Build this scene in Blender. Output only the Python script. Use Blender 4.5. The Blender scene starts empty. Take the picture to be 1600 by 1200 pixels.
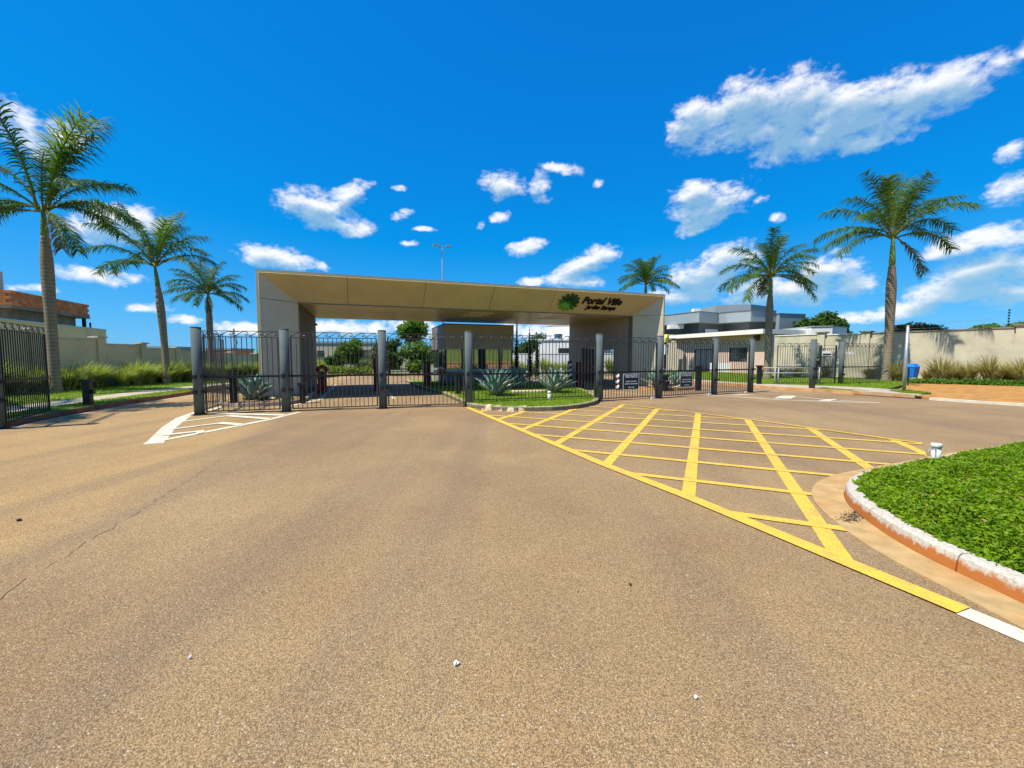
import bpy, math, random
import numpy as np
from mathutils import Vector, Matrix

C = bpy.context.scene.collection
SC = bpy.context.scene
R = math.radians
rnd = random.Random(7)

# ------------------------------------------------------------------ camera, sky, sun, exposure
cam = bpy.data.cameras.new('camera')
cam.sensor_width = 36; cam.lens = 650 / 1600 * 36
cam.clip_start = 0.05; cam.clip_end = 9000
camo = bpy.data.objects.new('camera', cam); C.objects.link(camo)
camo.location = (0, 0, 1.6); camo.rotation_euler = (R(90 - 3.70), 0, 0)
SC.camera = camo
SUNDIR = Vector((0.52, 0.29, -1.0))            # the way sunlight travels
sun = bpy.data.lights.new('sun', 'SUN'); sun.energy = 4.3; sun.angle = R(0.53); sun.color = (1, .94, .84)
suno = bpy.data.objects.new('sun', sun); C.objects.link(suno)
suno.rotation_euler = SUNDIR.to_track_quat('-Z', 'Y').to_euler(); suno.location = (0, 0, 40)
SC.view_settings.view_transform = 'Standard'; SC.view_settings.look = 'None'
SC.view_settings.exposure = 0.75; SC.view_settings.gamma = 1
SC.view_settings.use_curve_mapping = False
SC.cycles.max_bounces = 6; SC.cycles.diffuse_bounces = 3; SC.cycles.glossy_bounces = 3
SC.cycles.transmission_bounces = 4; SC.cycles.transparent_max_bounces = 8

SKY_CLOUDS = [(23.6,26.2,3.13,2.55,0),(28.3,26.9,3.31,2.59,0),(33.0,25.9,3.34,2.90,0),(38.1,23.9,4.79,2.5,4),(35.5,22.4,5.6,1.7,0),(42.5,23.6,4.05,1.9,8),(29.6,24.6,4.2,1.7,-6),(39.6,21.3,3.6,1.2,0),(45.7,23.5,2.45,1.75,15),(48.1,24.1,1.28,1.83,35),(49.5,24.6,0.89,1.10,0),(-24.6,17.4,3.83,1.88,-10),(-20.9,19.5,2.49,1.25,25),(-18.8,20.5,1.59,0.62,25),(-19.5,15.8,2.22,0.96,15),(-1.3,21.8,2.86,1.65,0),(3.6,21.8,1.59,1.72,0),(6.8,23.6,2.78,0.69,-10),(4.3,20.3,1.44,0.73,0),(11.4,21.6,0.92,0.57,0),(-1.7,18.2,1.47,0.76,15),(-4.3,17.0,0.74,0.62,0),(1.9,14.6,2.67,1.03,15),(10.1,12.4,3.77,1.44,20),(8.2,10.2,3.85,1.15,0),(2.6,10.0,2.05,0.75,0),(-29.1,11.4,3.65,1.44,-8),(-24.1,11.0,0.93,0.68,0),(-13.6,14.6,1.27,0.46,0),(-14.7,20.9,1.13,0.42,0),(-14.3,17.9,1.54,0.66,20),(-11.5,16.4,1.59,0.38,0),(-44.4,7.8,3.20,0.85,-3),(-48.3,6.2,1.54,0.51,0),(-42.3,13.0,3.29,1.91,10),(-43.7,11.8,2.70,1.06,0),(-49.3,20.1,1.75,1.92,-20),(-46.1,19.8,1.55,1.13,-30),(-48.5,18.4,2.26,1.50,-20),(24.9,18.0,4.07,1.79,8),(30.3,17.6,1.05,0.53,15),(23.7,15.8,2.52,1.08,15),(27.2,11.4,3.11,2.05,10),(24.5,9.6,3.91,2.13,0),(21.6,7.7,3.74,1.26,0),(30.0,7.7,3.89,1.76,0),(36.6,9.2,3.06,1.61,10),(38.6,7.6,2.65,1.46,0),(34.7,7.3,3.52,1.54,0),(47.0,10.4,3.23,1.02,8),(49.8,10.2,1.81,0.86,10),(48.3,7.9,3.67,1.69,10),(45.9,6.2,3.17,1.31,10),(49.5,6.1,2.95,1.67,0),(43.4,4.8,2.77,0.88,0),(40.0,4.2,3.08,0.66,0),(49.3,17.1,0.88,1.10,0),(49.4,14.2,1.65,1.45,15),(32.1,15.5,0.91,0.60,0),(23.5,19.5,2.75,1.37,0),(-40.7,5.0,2.00,0.59,0),(-37.9,4.0,1.85,0.55,0),(-49.8,6.1,1.09,0.44,0),(-21.3,3.7,5.30,0.97,0),(-13.7,4.2,3.29,0.84,0),(1.8,3.5,5.23,1.04,0),(7.0,3.3,3.44,1.03,0),(-8.7,2.9,5.12,0.69,0),(-32.7,3.2,3.72,0.88,0),(22.4,3.5,2.99,1.12,0)]
_r = random.Random(3)
for _k in range(9):                            # the same fair-weather clouds all the way round
    SKY_CLOUDS.append((_r.uniform(62, 298), _r.uniform(5, 28), _r.uniform(5, 10), _r.uniform(1.6, 3.0), _r.uniform(-8, 15)))

def build_world():
    w = bpy.data.worlds.new('World'); SC.world = w; w.use_nodes = True
    nt = w.node_tree; nt.nodes.clear()
    L = nt.links.new
    def vm(op, a, b=None):
        n = nt.nodes.new('ShaderNodeVectorMath'); n.operation = op
        L(a, n.inputs[0])
        if b is not None: n.inputs[1].default_value = b
        return n
    def ma(op, a, b, c=None):
        n = nt.nodes.new('ShaderNodeMath'); n.operation = op
        for i, v in enumerate((a, b, c)):
            if v is None: continue
            if isinstance(v, (int, float)): n.inputs[i].default_value = v
            else: L(v, n.inputs[i])
        return n.outputs[0]
    tc = nt.nodes.new('ShaderNodeTexCoord')
    D = vm('NORMALIZE', tc.outputs['Generated']).outputs[0]
    # the direction is warped a little so that no cloud keeps an ellipse outline
    wn = nt.nodes.new('ShaderNodeTexNoise'); wn.inputs['Scale'].default_value = 22; wn.inputs['Detail'].default_value = 3
    L(D, wn.inputs['Vector'])
    off = vm('SUBTRACT', wn.outputs['Color'], (.5, .5, .5))
    sc = nt.nodes.new('ShaderNodeVectorMath'); sc.operation = 'MULTIPLY_ADD'
    L(off.outputs[0], sc.inputs[0]); sc.inputs[1].default_value = (.020, .020, .017); L(D, sc.inputs[2])
    d = sc.outputs[0]
    best = above = None; UP = .026
    for az, el, wa, ha, tilt in SKY_CLOUDS:
        az, el, t = R(az), R(el), R(tilt)
        c = Vector((math.sin(az) * math.cos(el), math.cos(az) * math.cos(el), math.sin(el)))
        u = Vector((math.cos(az), -math.sin(az), 0)); v = u.cross(c)
        uu = (u * math.cos(t) + v * math.sin(t)) / (R(wa) * 1.12)
        vv = (v * math.cos(t) - u * math.sin(t)) / (R(ha) * 1.12)
        x = vm('DOT_PRODUCT', d, uu).outputs['Value']; y = vm('DOT_PRODUCT', d, vv).outputs['Value']
        x2 = ma('MULTIPLY_ADD', x, x, .42 if wa < 1.4 else (.30 if wa < 2.3 else (.12 if wa < 3 else 0.0))); r2 = ma('MULTIPLY_ADD', y, y, x2)
        y2 = ma('ADD', y, UP * abs(vv.length) ); q2 = ma('MULTIPLY_ADD', y2, y2, x2)
        best = r2 if best is None else ma('SMOOTH_MIN', best, r2, .5)
        above = q2 if above is None else ma('SMOOTH_MIN', above, q2, .5)
    # antipodes of the clouds lie below the horizon, so nothing repeats above it
    val = ma('MAXIMUM', ma('SUBTRACT', 1.0, best), -1.4)
    vab = ma('MAXIMUM', ma('SUBTRACT', 1.0, above), -1.4)
    fn = nt.nodes.new('ShaderNodeTexNoise'); fn.inputs['Scale'].default_value = 24; fn.inputs['Detail'].default_value = 9
    fn.inputs['Roughness'].default_value = .56; fn.inputs['Distortion'].default_value = .25
    mp = vm('MULTIPLY', D, (1, 1, 1.7)); L(mp.outputs[0], fn.inputs['Vector'])
    f2 = nt.nodes.new('ShaderNodeTexNoise'); f2.inputs['Scale'].default_value = 24; f2.inputs['Detail'].default_value = 6
    f2.inputs['Roughness'].default_value = .54; f2.inputs['Distortion'].default_value = .25
    m2 = vm('ADD', mp.outputs[0], (-.012, -.006, .022)); L(m2.outputs[0], f2.inputs['Vector'])
    nz = ma('SUBTRACT', fn.outputs['Fac'], .5); nz2 = ma('SUBTRACT', f2.outputs['Fac'], .5)
    f3 = nt.nodes.new('ShaderNodeTexNoise'); f3.inputs['Scale'].default_value = 85; f3.inputs['Detail'].default_value = 5; f3.inputs['Roughness'].default_value = .6
    L(mp.outputs[0], f3.inputs['Vector']); nz3 = ma('SUBTRACT', f3.outputs['Fac'], .5)
    c0 = ma('MULTIPLY_ADD', nz3, 1.2, ma('MULTIPLY_ADD', nz, 2.7, val))
    c1 = ma('MULTIPLY_ADD', nz2, 1.9, ma('MULTIPLY', vab, 1.2))
    def mr(v, a, b, lo=0, hi=1):
        n = nt.nodes.new('ShaderNodeMapRange'); n.interpolation_type = 'SMOOTHSTEP'
        L(v, n.inputs[0]); n.inputs[1].default_value = a; n.inputs[2].default_value = b
        n.inputs[3].default_value = lo; n.inputs[4].default_value = hi
        return n.outputs[0]
    alpha = mr(c0, -.2, 1.0); shade = mr(c1, -.2, 1.1)
    sky = nt.nodes.new('ShaderNodeTexSky'); sky.sky_type = 'NISHITA'; sky.sun_disc = False
    sky.sun_elevation = R(59.2); sky.sun_rotation = R(240.8)
    sky.air_density = 1.0; sky.dust_density = .4; sky.ozone_density = 3.0; sky.altitude = 600
    # one tone curve per channel over the whole sky (the photograph is strongly graded)
    sp = nt.nodes.new('ShaderNodeSeparateColor'); L(sky.outputs[0], sp.inputs[0])
    tn = nt.nodes.new('ShaderNodeCombineColor')
    L(ma('MAXIMUM', ma('MULTIPLY_ADD', sp.outputs[0], .30, -.50), .02), tn.inputs[0])
    L(ma('MULTIPLY', ma('POWER', sp.outputs[1], .685), 1.05), tn.inputs[1])
    L(ma('MULTIPLY', ma('POWER', sp.outputs[2], .40), 3.15), tn.inputs[2])
    cc = nt.nodes.new('ShaderNodeMix'); cc.data_type = 'RGBA'
    cc.inputs['A'].default_value = (7.0, 7.15, 7.4, 1); cc.inputs['B'].default_value = (2.5, 4.1, 5.1, 1)
    nt.links.new(shade, cc.inputs['Factor'])
    mx = nt.nodes.new('ShaderNodeMix'); mx.data_type = 'RGBA'
    am = nt.nodes.new('ShaderNodeMath'); am.operation = 'MULTIPLY'; am.inputs[1].default_value = .96
    L(ma('MULTIPLY', alpha, ma('MULTIPLY_ADD', shade, -.30, 1.0)), am.inputs[0])
    nt.links.new(am.outputs[0], mx.inputs['Factor']); nt.links.new(tn.outputs[0], mx.inputs['A']); nt.links.new(cc.outputs['Result'], mx.inputs['B'])
    bg = nt.nodes.new('ShaderNodeBackground'); bg.inputs['Strength'].default_value = .085
    nt.links.new(mx.outputs['Result'], bg.inputs['Color'])
    out = nt.nodes.new('ShaderNodeOutputWorld'); nt.links.new(bg.outputs[0], out.inputs[0])
build_world()

# ------------------------------------------------------------------ materials
def mat(name, col, rough=.7, var=.18, scale=6.0, bump=0.0, bscale=60., spec=.3, metal=0.0, rand=0.0, dirt=None, dirtscale=.7, dirtamt=.5, chip=None):
    m = bpy.data.materials.new(name); m.use_nodes = True; nt = m.node_tree
    b = nt.nodes['Principled BSDF']; b.inputs['Roughness'].default_value = rough
    b.inputs['Metallic'].default_value = metal; b.inputs['Specular IOR Level'].default_value = spec
    geo = nt.nodes.new('ShaderNodeNewGeometry'); pos = geo.outputs['Position']
    n = nt.nodes.new('ShaderNodeTexNoise'); n.inputs['Scale'].default_value = scale; n.inputs['Detail'].default_value = 5
    nt.links.new(pos, n.inputs['Vector'])
    mr = nt.nodes.new('ShaderNodeMapRange'); nt.links.new(n.outputs['Fac'], mr.inputs[0])
    mr.inputs[1].default_value = .3; mr.inputs[2].default_value = .7; mr.inputs[3].default_value = 1 - var; mr.inputs[4].default_value = 1 + var
    f = mr.outputs[0]
    if rand:
        oi = nt.nodes.new('ShaderNodeObjectInfo'); r2 = nt.nodes.new('ShaderNodeMapRange')
        nt.links.new(oi.outputs['Random'], r2.inputs[0]); r2.inputs[3].default_value = 1 - rand; r2.inputs[4].default_value = 1 + rand
        mm = nt.nodes.new('ShaderNodeMath'); mm.operation = 'MULTIPLY'; nt.links.new(f, mm.inputs[0]); nt.links.new(r2.outputs[0], mm.inputs[1]); f = mm.outputs[0]
    vm = nt.nodes.new('ShaderNodeVectorMath'); vm.operation = 'SCALE'; vm.inputs[0].default_value = col[:3]; nt.links.new(f, vm.inputs['Scale'])
    colout = vm.outputs[0]
    if dirt:
        dn = nt.nodes.new('ShaderNodeTexNoise'); dn.inputs['Scale'].default_value = dirtscale; dn.inputs['Detail'].default_value = 7; dn.inputs['Roughness'].default_value = .65
        nt.links.new(pos, dn.inputs['Vector'])
        d2 = nt.nodes.new('ShaderNodeMapRange'); nt.links.new(dn.outputs['Fac'], d2.inputs[0]); d2.inputs[1].default_value = .42; d2.inputs[2].default_value = .72; d2.inputs[4].default_value = dirtamt
        mx = nt.nodes.new('ShaderNodeMix'); mx.data_type = 'RGBA'; nt.links.new(d2.outputs[0], mx.inputs['Factor'])
        nt.links.new(colout, mx.inputs['A']); mx.inputs['B'].default_value = (*dirt, 1); colout = mx.outputs['Result']
    if chip:
        cn = nt.nodes.new('ShaderNodeTexNoise'); cn.inputs['Scale'].default_value = 95; cn.inputs['Detail'].default_value = 6; cn.inputs['Roughness'].default_value = .75
        nt.links.new(pos, cn.inputs['Vector']); dn2 = nt.nodes.new('ShaderNodeTexNoise'); dn2.inputs['Scale'].default_value = 2.3; dn2.inputs['Detail'].default_value = 3; nt.links.new(pos, dn2.inputs['Vector'])
        ad = nt.nodes.new('ShaderNodeMath'); ad.operation = 'MULTIPLY_ADD'; nt.links.new(dn2.outputs['Fac'], ad.inputs[0]); ad.inputs[1].default_value = .45; nt.links.new(cn.outputs['Fac'], ad.inputs[2])
        c2 = nt.nodes.new('ShaderNodeMapRange'); nt.links.new(ad.outputs[0], c2.inputs[0]); c2.inputs[1].default_value = .78; c2.inputs[2].default_value = .86; c2.inputs[4].default_value = .85
        mx2 = nt.nodes.new('ShaderNodeMix'); mx2.data_type = 'RGBA'; nt.links.new(c2.outputs[0], mx2.inputs['Factor']); nt.links.new(colout, mx2.inputs['A']); mx2.inputs['B'].default_value = (*chip, 1); colout = mx2.outputs['Result']
    nt.links.new(colout, b.inputs['Base Color'])
    if bump:
        bn = nt.nodes.new('ShaderNodeTexNoise'); bn.inputs['Scale'].default_value = bscale; bn.inputs['Detail'].default_value = 4
        nt.links.new(pos, bn.inputs['Vector'])
        bp = nt.nodes.new('ShaderNodeBump'); bp.inputs['Strength'].default_value = bump; bp.inputs['Distance'].default_value = .01
        nt.links.new(bn.outputs['Fac'], bp.inputs['Height']); nt.links.new(bp.outputs[0], b.inputs['Normal'])
    return m

def leafmat(name, c1, c2, scale=1.5, trans=.35, rough=.45, rand=.15):
    """Foliage: two greens mixed by noise, part of the light passes through."""
    m = bpy.data.materials.new(name); m.use_nodes = True; nt = m.node_tree
    b = nt.nodes['Principled BSDF']; b.inputs['Roughness'].default_value = rough + .1; b.inputs['Specular IOR Level'].default_value = .16
    geo = nt.nodes.new('ShaderNodeNewGeometry')
    n = nt.nodes.new('ShaderNodeTexNoise'); n.inputs['Scale'].default_value = scale; n.inputs['Detail'].default_value = 6; n.inputs['Roughness'].default_value = .7
    nt.links.new(geo.outputs['Position'], n.inputs['Vector'])
    mr = nt.nodes.new('ShaderNodeMapRange'); nt.links.new(n.outputs['Fac'], mr.inputs[0]); mr.inputs[1].default_value = .34; mr.inputs[2].default_value = .66
    oi = nt.nodes.new('ShaderNodeObjectInfo')
    ad = nt.nodes.new('ShaderNodeMath'); ad.operation = 'MULTIPLY_ADD'; nt.links.new(oi.outputs['Random'], ad.inputs[0]); ad.inputs[1].default_value = rand * 2; 
    sb = nt.nodes.new('ShaderNodeMath'); sb.operation = 'SUBTRACT'; nt.links.new(mr.outputs[0], sb.inputs[0]); sb.inputs[1].default_value = rand
    nt.links.new(sb.outputs[0], ad.inputs[2]); ad.use_clamp = True
    mx = nt.nodes.new('ShaderNodeMix'); mx.data_type = 'RGBA'; nt.links.new(ad.outputs[0], mx.inputs['Factor'])
    mx.inputs['A'].default_value = (*c1, 1); mx.inputs['B'].default_value = (*c2, 1)
    nt.links.new(mx.outputs['Result'], b.inputs['Base Color'])
    if trans:
        t = nt.nodes.new('ShaderNodeBsdfTranslucent')
        ts = nt.nodes.new('ShaderNodeVectorMath'); ts.operation = 'MULTIPLY'; ts.inputs[1].default_value = (1.5, 1.6, .7)
        nt.links.new(mx.outputs['Result'], ts.inputs[0]); nt.links.new(ts.outputs[0], t.inputs['Color'])
        ms = nt.nodes.new('ShaderNodeMixShader'); ms.inputs[0].default_value = trans
        nt.links.new(b.outputs[0], ms.inputs[1]); nt.links.new(t.outputs[0], ms.inputs[2])
        nt.links.new(ms.outputs[0], nt.nodes['Material Output'].inputs[0])
    return m

def road_material(name, pale, dark, dust):
    m = bpy.data.materials.new(name); m.use_nodes = True; nt = m.node_tree; L = nt.links.new
    b = nt.nodes['Principled BSDF']; b.inputs['Roughness'].default_value = .82; b.inputs['Specular IOR Level'].default_value = .25
    geo = nt.nodes.new('ShaderNodeNewGeometry'); pos = geo.outputs['Position']
    def noise(s, d, ro=.55):
        n = nt.nodes.new('ShaderNodeTexNoise'); n.inputs['Scale'].default_value = s; n.inputs['Detail'].default_value = d; n.inputs['Roughness'].default_value = ro
        L(pos, n.inputs['Vector']); return n
    def mr(v, a, bb, lo=0., hi=1.):
        n = nt.nodes.new('ShaderNodeMapRange'); L(v, n.inputs[0]); n.inputs[1].default_value = a; n.inputs[2].default_value = bb; n.inputs[3].default_value = lo; n.inputs[4].default_value = hi; return n.outputs[0]
    def mix(f, a, bb):
        n = nt.nodes.new('ShaderNodeMix'); n.data_type = 'RGBA'; L(f, n.inputs['Factor'])
        for k, v in (('A', a), ('B', bb)):
            if isinstance(v, tuple): n.inputs[k].default_value = (*v, 1)
            else: L(v, n.inputs[k])
        return n.outputs['Result']
    # pale side of the paving joint (left of it the surface is paler and yellower)
    sep = nt.nodes.new('ShaderNodeSeparateXYZ'); L(pos, sep.inputs[0])
    jl = nt.nodes.new('ShaderNodeMath'); jl.operation = 'MULTIPLY_ADD'; L(sep.outputs['Y'], jl.inputs[0]); jl.inputs[1].default_value = .30; L(sep.outputs['X'], jl.inputs[2])
    wob = noise(.6, 3); jw = nt.nodes.new('ShaderNodeMath'); jw.operation = 'MULTIPLY_ADD'; L(wob.outputs['Fac'], jw.inputs[0]); jw.inputs[1].default_value = .9; L(jl.outputs[0], jw.inputs[2])
    side = mr(jw.outputs[0], -2.75, -2.25)
    big = noise(.33, 5, .6)
    c = mix(mr(big.outputs['Fac'], .36, .64), pale, dark)
    c = mix(mr(side, 0, 1, .62, .0), c, dust)
    big2 = noise(.9, 6, .65)
    c = mix(mr(big2.outputs['Fac'], .5, .75, 0, .55), c, (.29, .165, .066))
    st = nt.nodes.new('ShaderNodeVectorMath'); st.operation = 'MULTIPLY'; L(pos, st.inputs[0]); st.inputs[1].default_value = (1.5, .10, 1)
    tn = nt.nodes.new('ShaderNodeTexNoise'); tn.inputs['Scale'].default_value = .8; tn.inputs['Detail'].default_value = 5; L(st.outputs[0], tn.inputs['Vector'])
    c = mix(mr(tn.outputs['Fac'], .48, .68, 0, .45), c, (.19, .135, .083))
    sp_ = noise(3.2, 7, .7); c = mix(mr(sp_.outputs['Fac'], .62, .74, 0, .45), c, (.15, .11, .07))
    # stone chips
    vo = nt.nodes.new('ShaderNodeTexVoronoi'); vo.inputs['Scale'].default_value = 165; L(pos, vo.inputs['Vector'])
    hs = nt.nodes.new('ShaderNodeSeparateColor'); L(vo.outputs['Color'], hs.inputs[0])
    chip = mr(hs.outputs[0], .0, 1., .55, 1.45)
    vs = nt.nodes.new('ShaderNodeVectorMath'); vs.operation = 'SCALE'; L(c, vs.inputs[0]); L(chip, vs.inputs['Scale'])
    c = vs.outputs[0]
    gap = mr(vo.outputs['Distance'], .45, .8, 0., .5)
    c = mix(gap, c, (.055, .038, .025))
    fine = noise(260, 3)
    f2 = mr(fine.outputs['Fac'], .3, .7, .72, 1.28)
    vs2 = nt.nodes.new('ShaderNodeVectorMath'); vs2.operation = 'SCALE'; L(c, vs2.inputs[0]); L(f2, vs2.inputs['Scale']); c = vs2.outputs[0]
    spk = mr(hs.outputs[1], .985, .995); c = mix(spk, c, (.5, .43, .33))
    L(c, b.inputs['Base Color'])
    bp = nt.nodes.new('ShaderNodeBump'); bp.inputs['Strength'].default_value = .55; bp.inputs['Distance'].default_value = .006; bp.invert = True
    L(vo.outputs['Distance'], bp.inputs['Height']); L(bp.outputs[0], b.inputs['Normal'])
    return m

def kerb_material():
    """White-painted concrete, stained with orange soil at the foot."""
    m = bpy.data.materials.new('kerb_concrete'); m.use_nodes = True; nt = m.node_tree; L = nt.links.new
    b = nt.nodes['Principled BSDF']; b.inputs['Roughness'].default_value = .85
    geo = nt.nodes.new('ShaderNodeNewGeometry'); pos = geo.outputs['Position']
    sep = nt.nodes.new('ShaderNodeSeparateXYZ'); L(pos, sep.inputs[0])
    n = nt.nodes.new('ShaderNodeTexNoise'); n.inputs['Scale'].default_value = 17; n.inputs['Detail'].default_value = 9; n.inputs['Roughness'].default_value = .72
    kv = nt.nodes.new('ShaderNodeVectorMath'); kv.operation = 'MULTIPLY'; kv.inputs[1].default_value = (1, 1, .45); L(pos, kv.inputs[0]); L(kv.outputs[0], n.inputs['Vector'])
    a = nt.nodes.new('ShaderNodeMath'); a.operation = 'MULTIPLY_ADD'; L(n.outputs['Fac'], a.inputs[0]); a.inputs[1].default_value = -.22; L(sep.outputs['Z'], a.inputs[2])
    mr = nt.nodes.new('ShaderNodeMapRange'); L(a.outputs[0], mr.inputs[0]); mr.inputs[1].default_value = -.035; mr.inputs[2].default_value = .0
    mx = nt.nodes.new('ShaderNodeMix'); mx.data_type = 'RGBA'; L(mr.outputs[0], mx.inputs['Factor'])
    mx.inputs['A'].default_value = (.42, .135, .022, 1)
    n2 = nt.nodes.new('ShaderNodeTexNoise'); n2.inputs['Scale'].default_value = 34; n2.inputs['Detail'].default_value = 9; n2.inputs['Roughness'].default_value = .7; L(pos, n2.inputs['Vector'])
    cr = nt.nodes.new('ShaderNodeMapRange'); L(n2.outputs['Fac'], cr.inputs[0]); cr.inputs[1].default_value = .3; cr.inputs[2].default_value = .62
    m2 = nt.nodes.new('ShaderNodeMix'); m2.data_type = 'RGBA'; L(cr.outputs[0], m2.inputs['Factor']); m2.inputs['A'].default_value = (.33, .28, .21, 1); m2.inputs['B'].default_value = (.54, .50, .42, 1)
    L(m2.outputs['Result'], mx.inputs['B']); L(mx.outputs['Result'], b.inputs['Base Color'])
    bp = nt.nodes.new('ShaderNodeBump'); bp.inputs['Strength'].default_value = .5; bp.inputs['Distance'].default_value = .01; L(n2.outputs['Fac'], bp.inputs['Height']); L(bp.outputs[0], b.inputs['Normal'])
    return m

def trunk_material():
    m = bpy.data.materials.new('palm_bark'); m.use_nodes = True; nt = m.node_tree; L = nt.links.new
    b = nt.nodes['Principled BSDF']; b.inputs['Roughness'].default_value = .85; b.inputs['Specular IOR Level'].default_value = .15
    tc = nt.nodes.new('ShaderNodeTexCoord'); pos = tc.outputs['Object']
    w = nt.nodes.new('ShaderNodeTexWave'); w.wave_type = 'BANDS'; w.bands_direction = 'Z'; w.inputs['Scale'].default_value = 2.1; w.inputs['Distortion'].default_value = .5; w.inputs['Detail'].default_value = 3
    L(pos, w.inputs['Vector'])
    n = nt.nodes.new('ShaderNodeTexNoise'); n.inputs['Scale'].default_value = 3.5; n.inputs['Detail'].default_value = 8; n.inputs['Roughness'].default_value = .7; L(pos, n.inputs['Vector'])
    mx = nt.nodes.new('ShaderNodeMix'); mx.data_type = 'RGBA'; L(n.outputs['Fac'], mx.inputs['Factor']); mx.inputs['A'].default_value = (.125, .10, .066, 1); mx.inputs['B'].default_value = (.36, .29, .20, 1)
    mr = nt.nodes.new('ShaderNodeMapRange'); L(w.outputs['Fac'], mr.inputs[0]); mr.inputs[1].default_value = .0; mr.inputs[2].default_value = .35; mr.inputs[3].default_value = .66; mr.inputs[4].default_value = 1.
    vs = nt.nodes.new('ShaderNodeVectorMath'); vs.operation = 'SCALE'; L(mx.outputs['Result'], vs.inputs[0]); L(mr.outputs[0], vs.inputs['Scale']); L(vs.outputs[0], b.inputs['Base Color'])
    bp = nt.nodes.new('ShaderNodeBump'); bp.inputs['Strength'].default_value = .5; bp.inputs['Distance'].default_value = .02; L(n.outputs['Fac'], bp.inputs['Height']); L(bp.outputs[0], b.inputs['Normal'])
    return m

def glassmat(name, tint, rough=.02):
    m = bpy.data.materials.new(name); m.use_nodes = True; nt = m.node_tree
    b = nt.nodes['Principled BSDF']; b.inputs['Base Color'].default_value = (*tint, 1); b.inputs['Roughness'].default_value = rough
    b.inputs['Specular IOR Level'].default_value = 1.0; b.inputs['IOR'].default_value = 2.7
    n = nt.nodes.new('ShaderNodeTexNoise'); n.inputs['Scale'].default_value = .8; n.inputs['Detail'].default_value = 1
    bp = nt.nodes.new('ShaderNodeBump'); bp.inputs['Strength'].default_value = .06; bp.inputs['Distance'].default_value = .05
    nt.links.new(n.outputs['Fac'], bp.inputs['Height']); nt.links.new(bp.outputs[0], b.inputs['Normal'])
    return m

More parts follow.
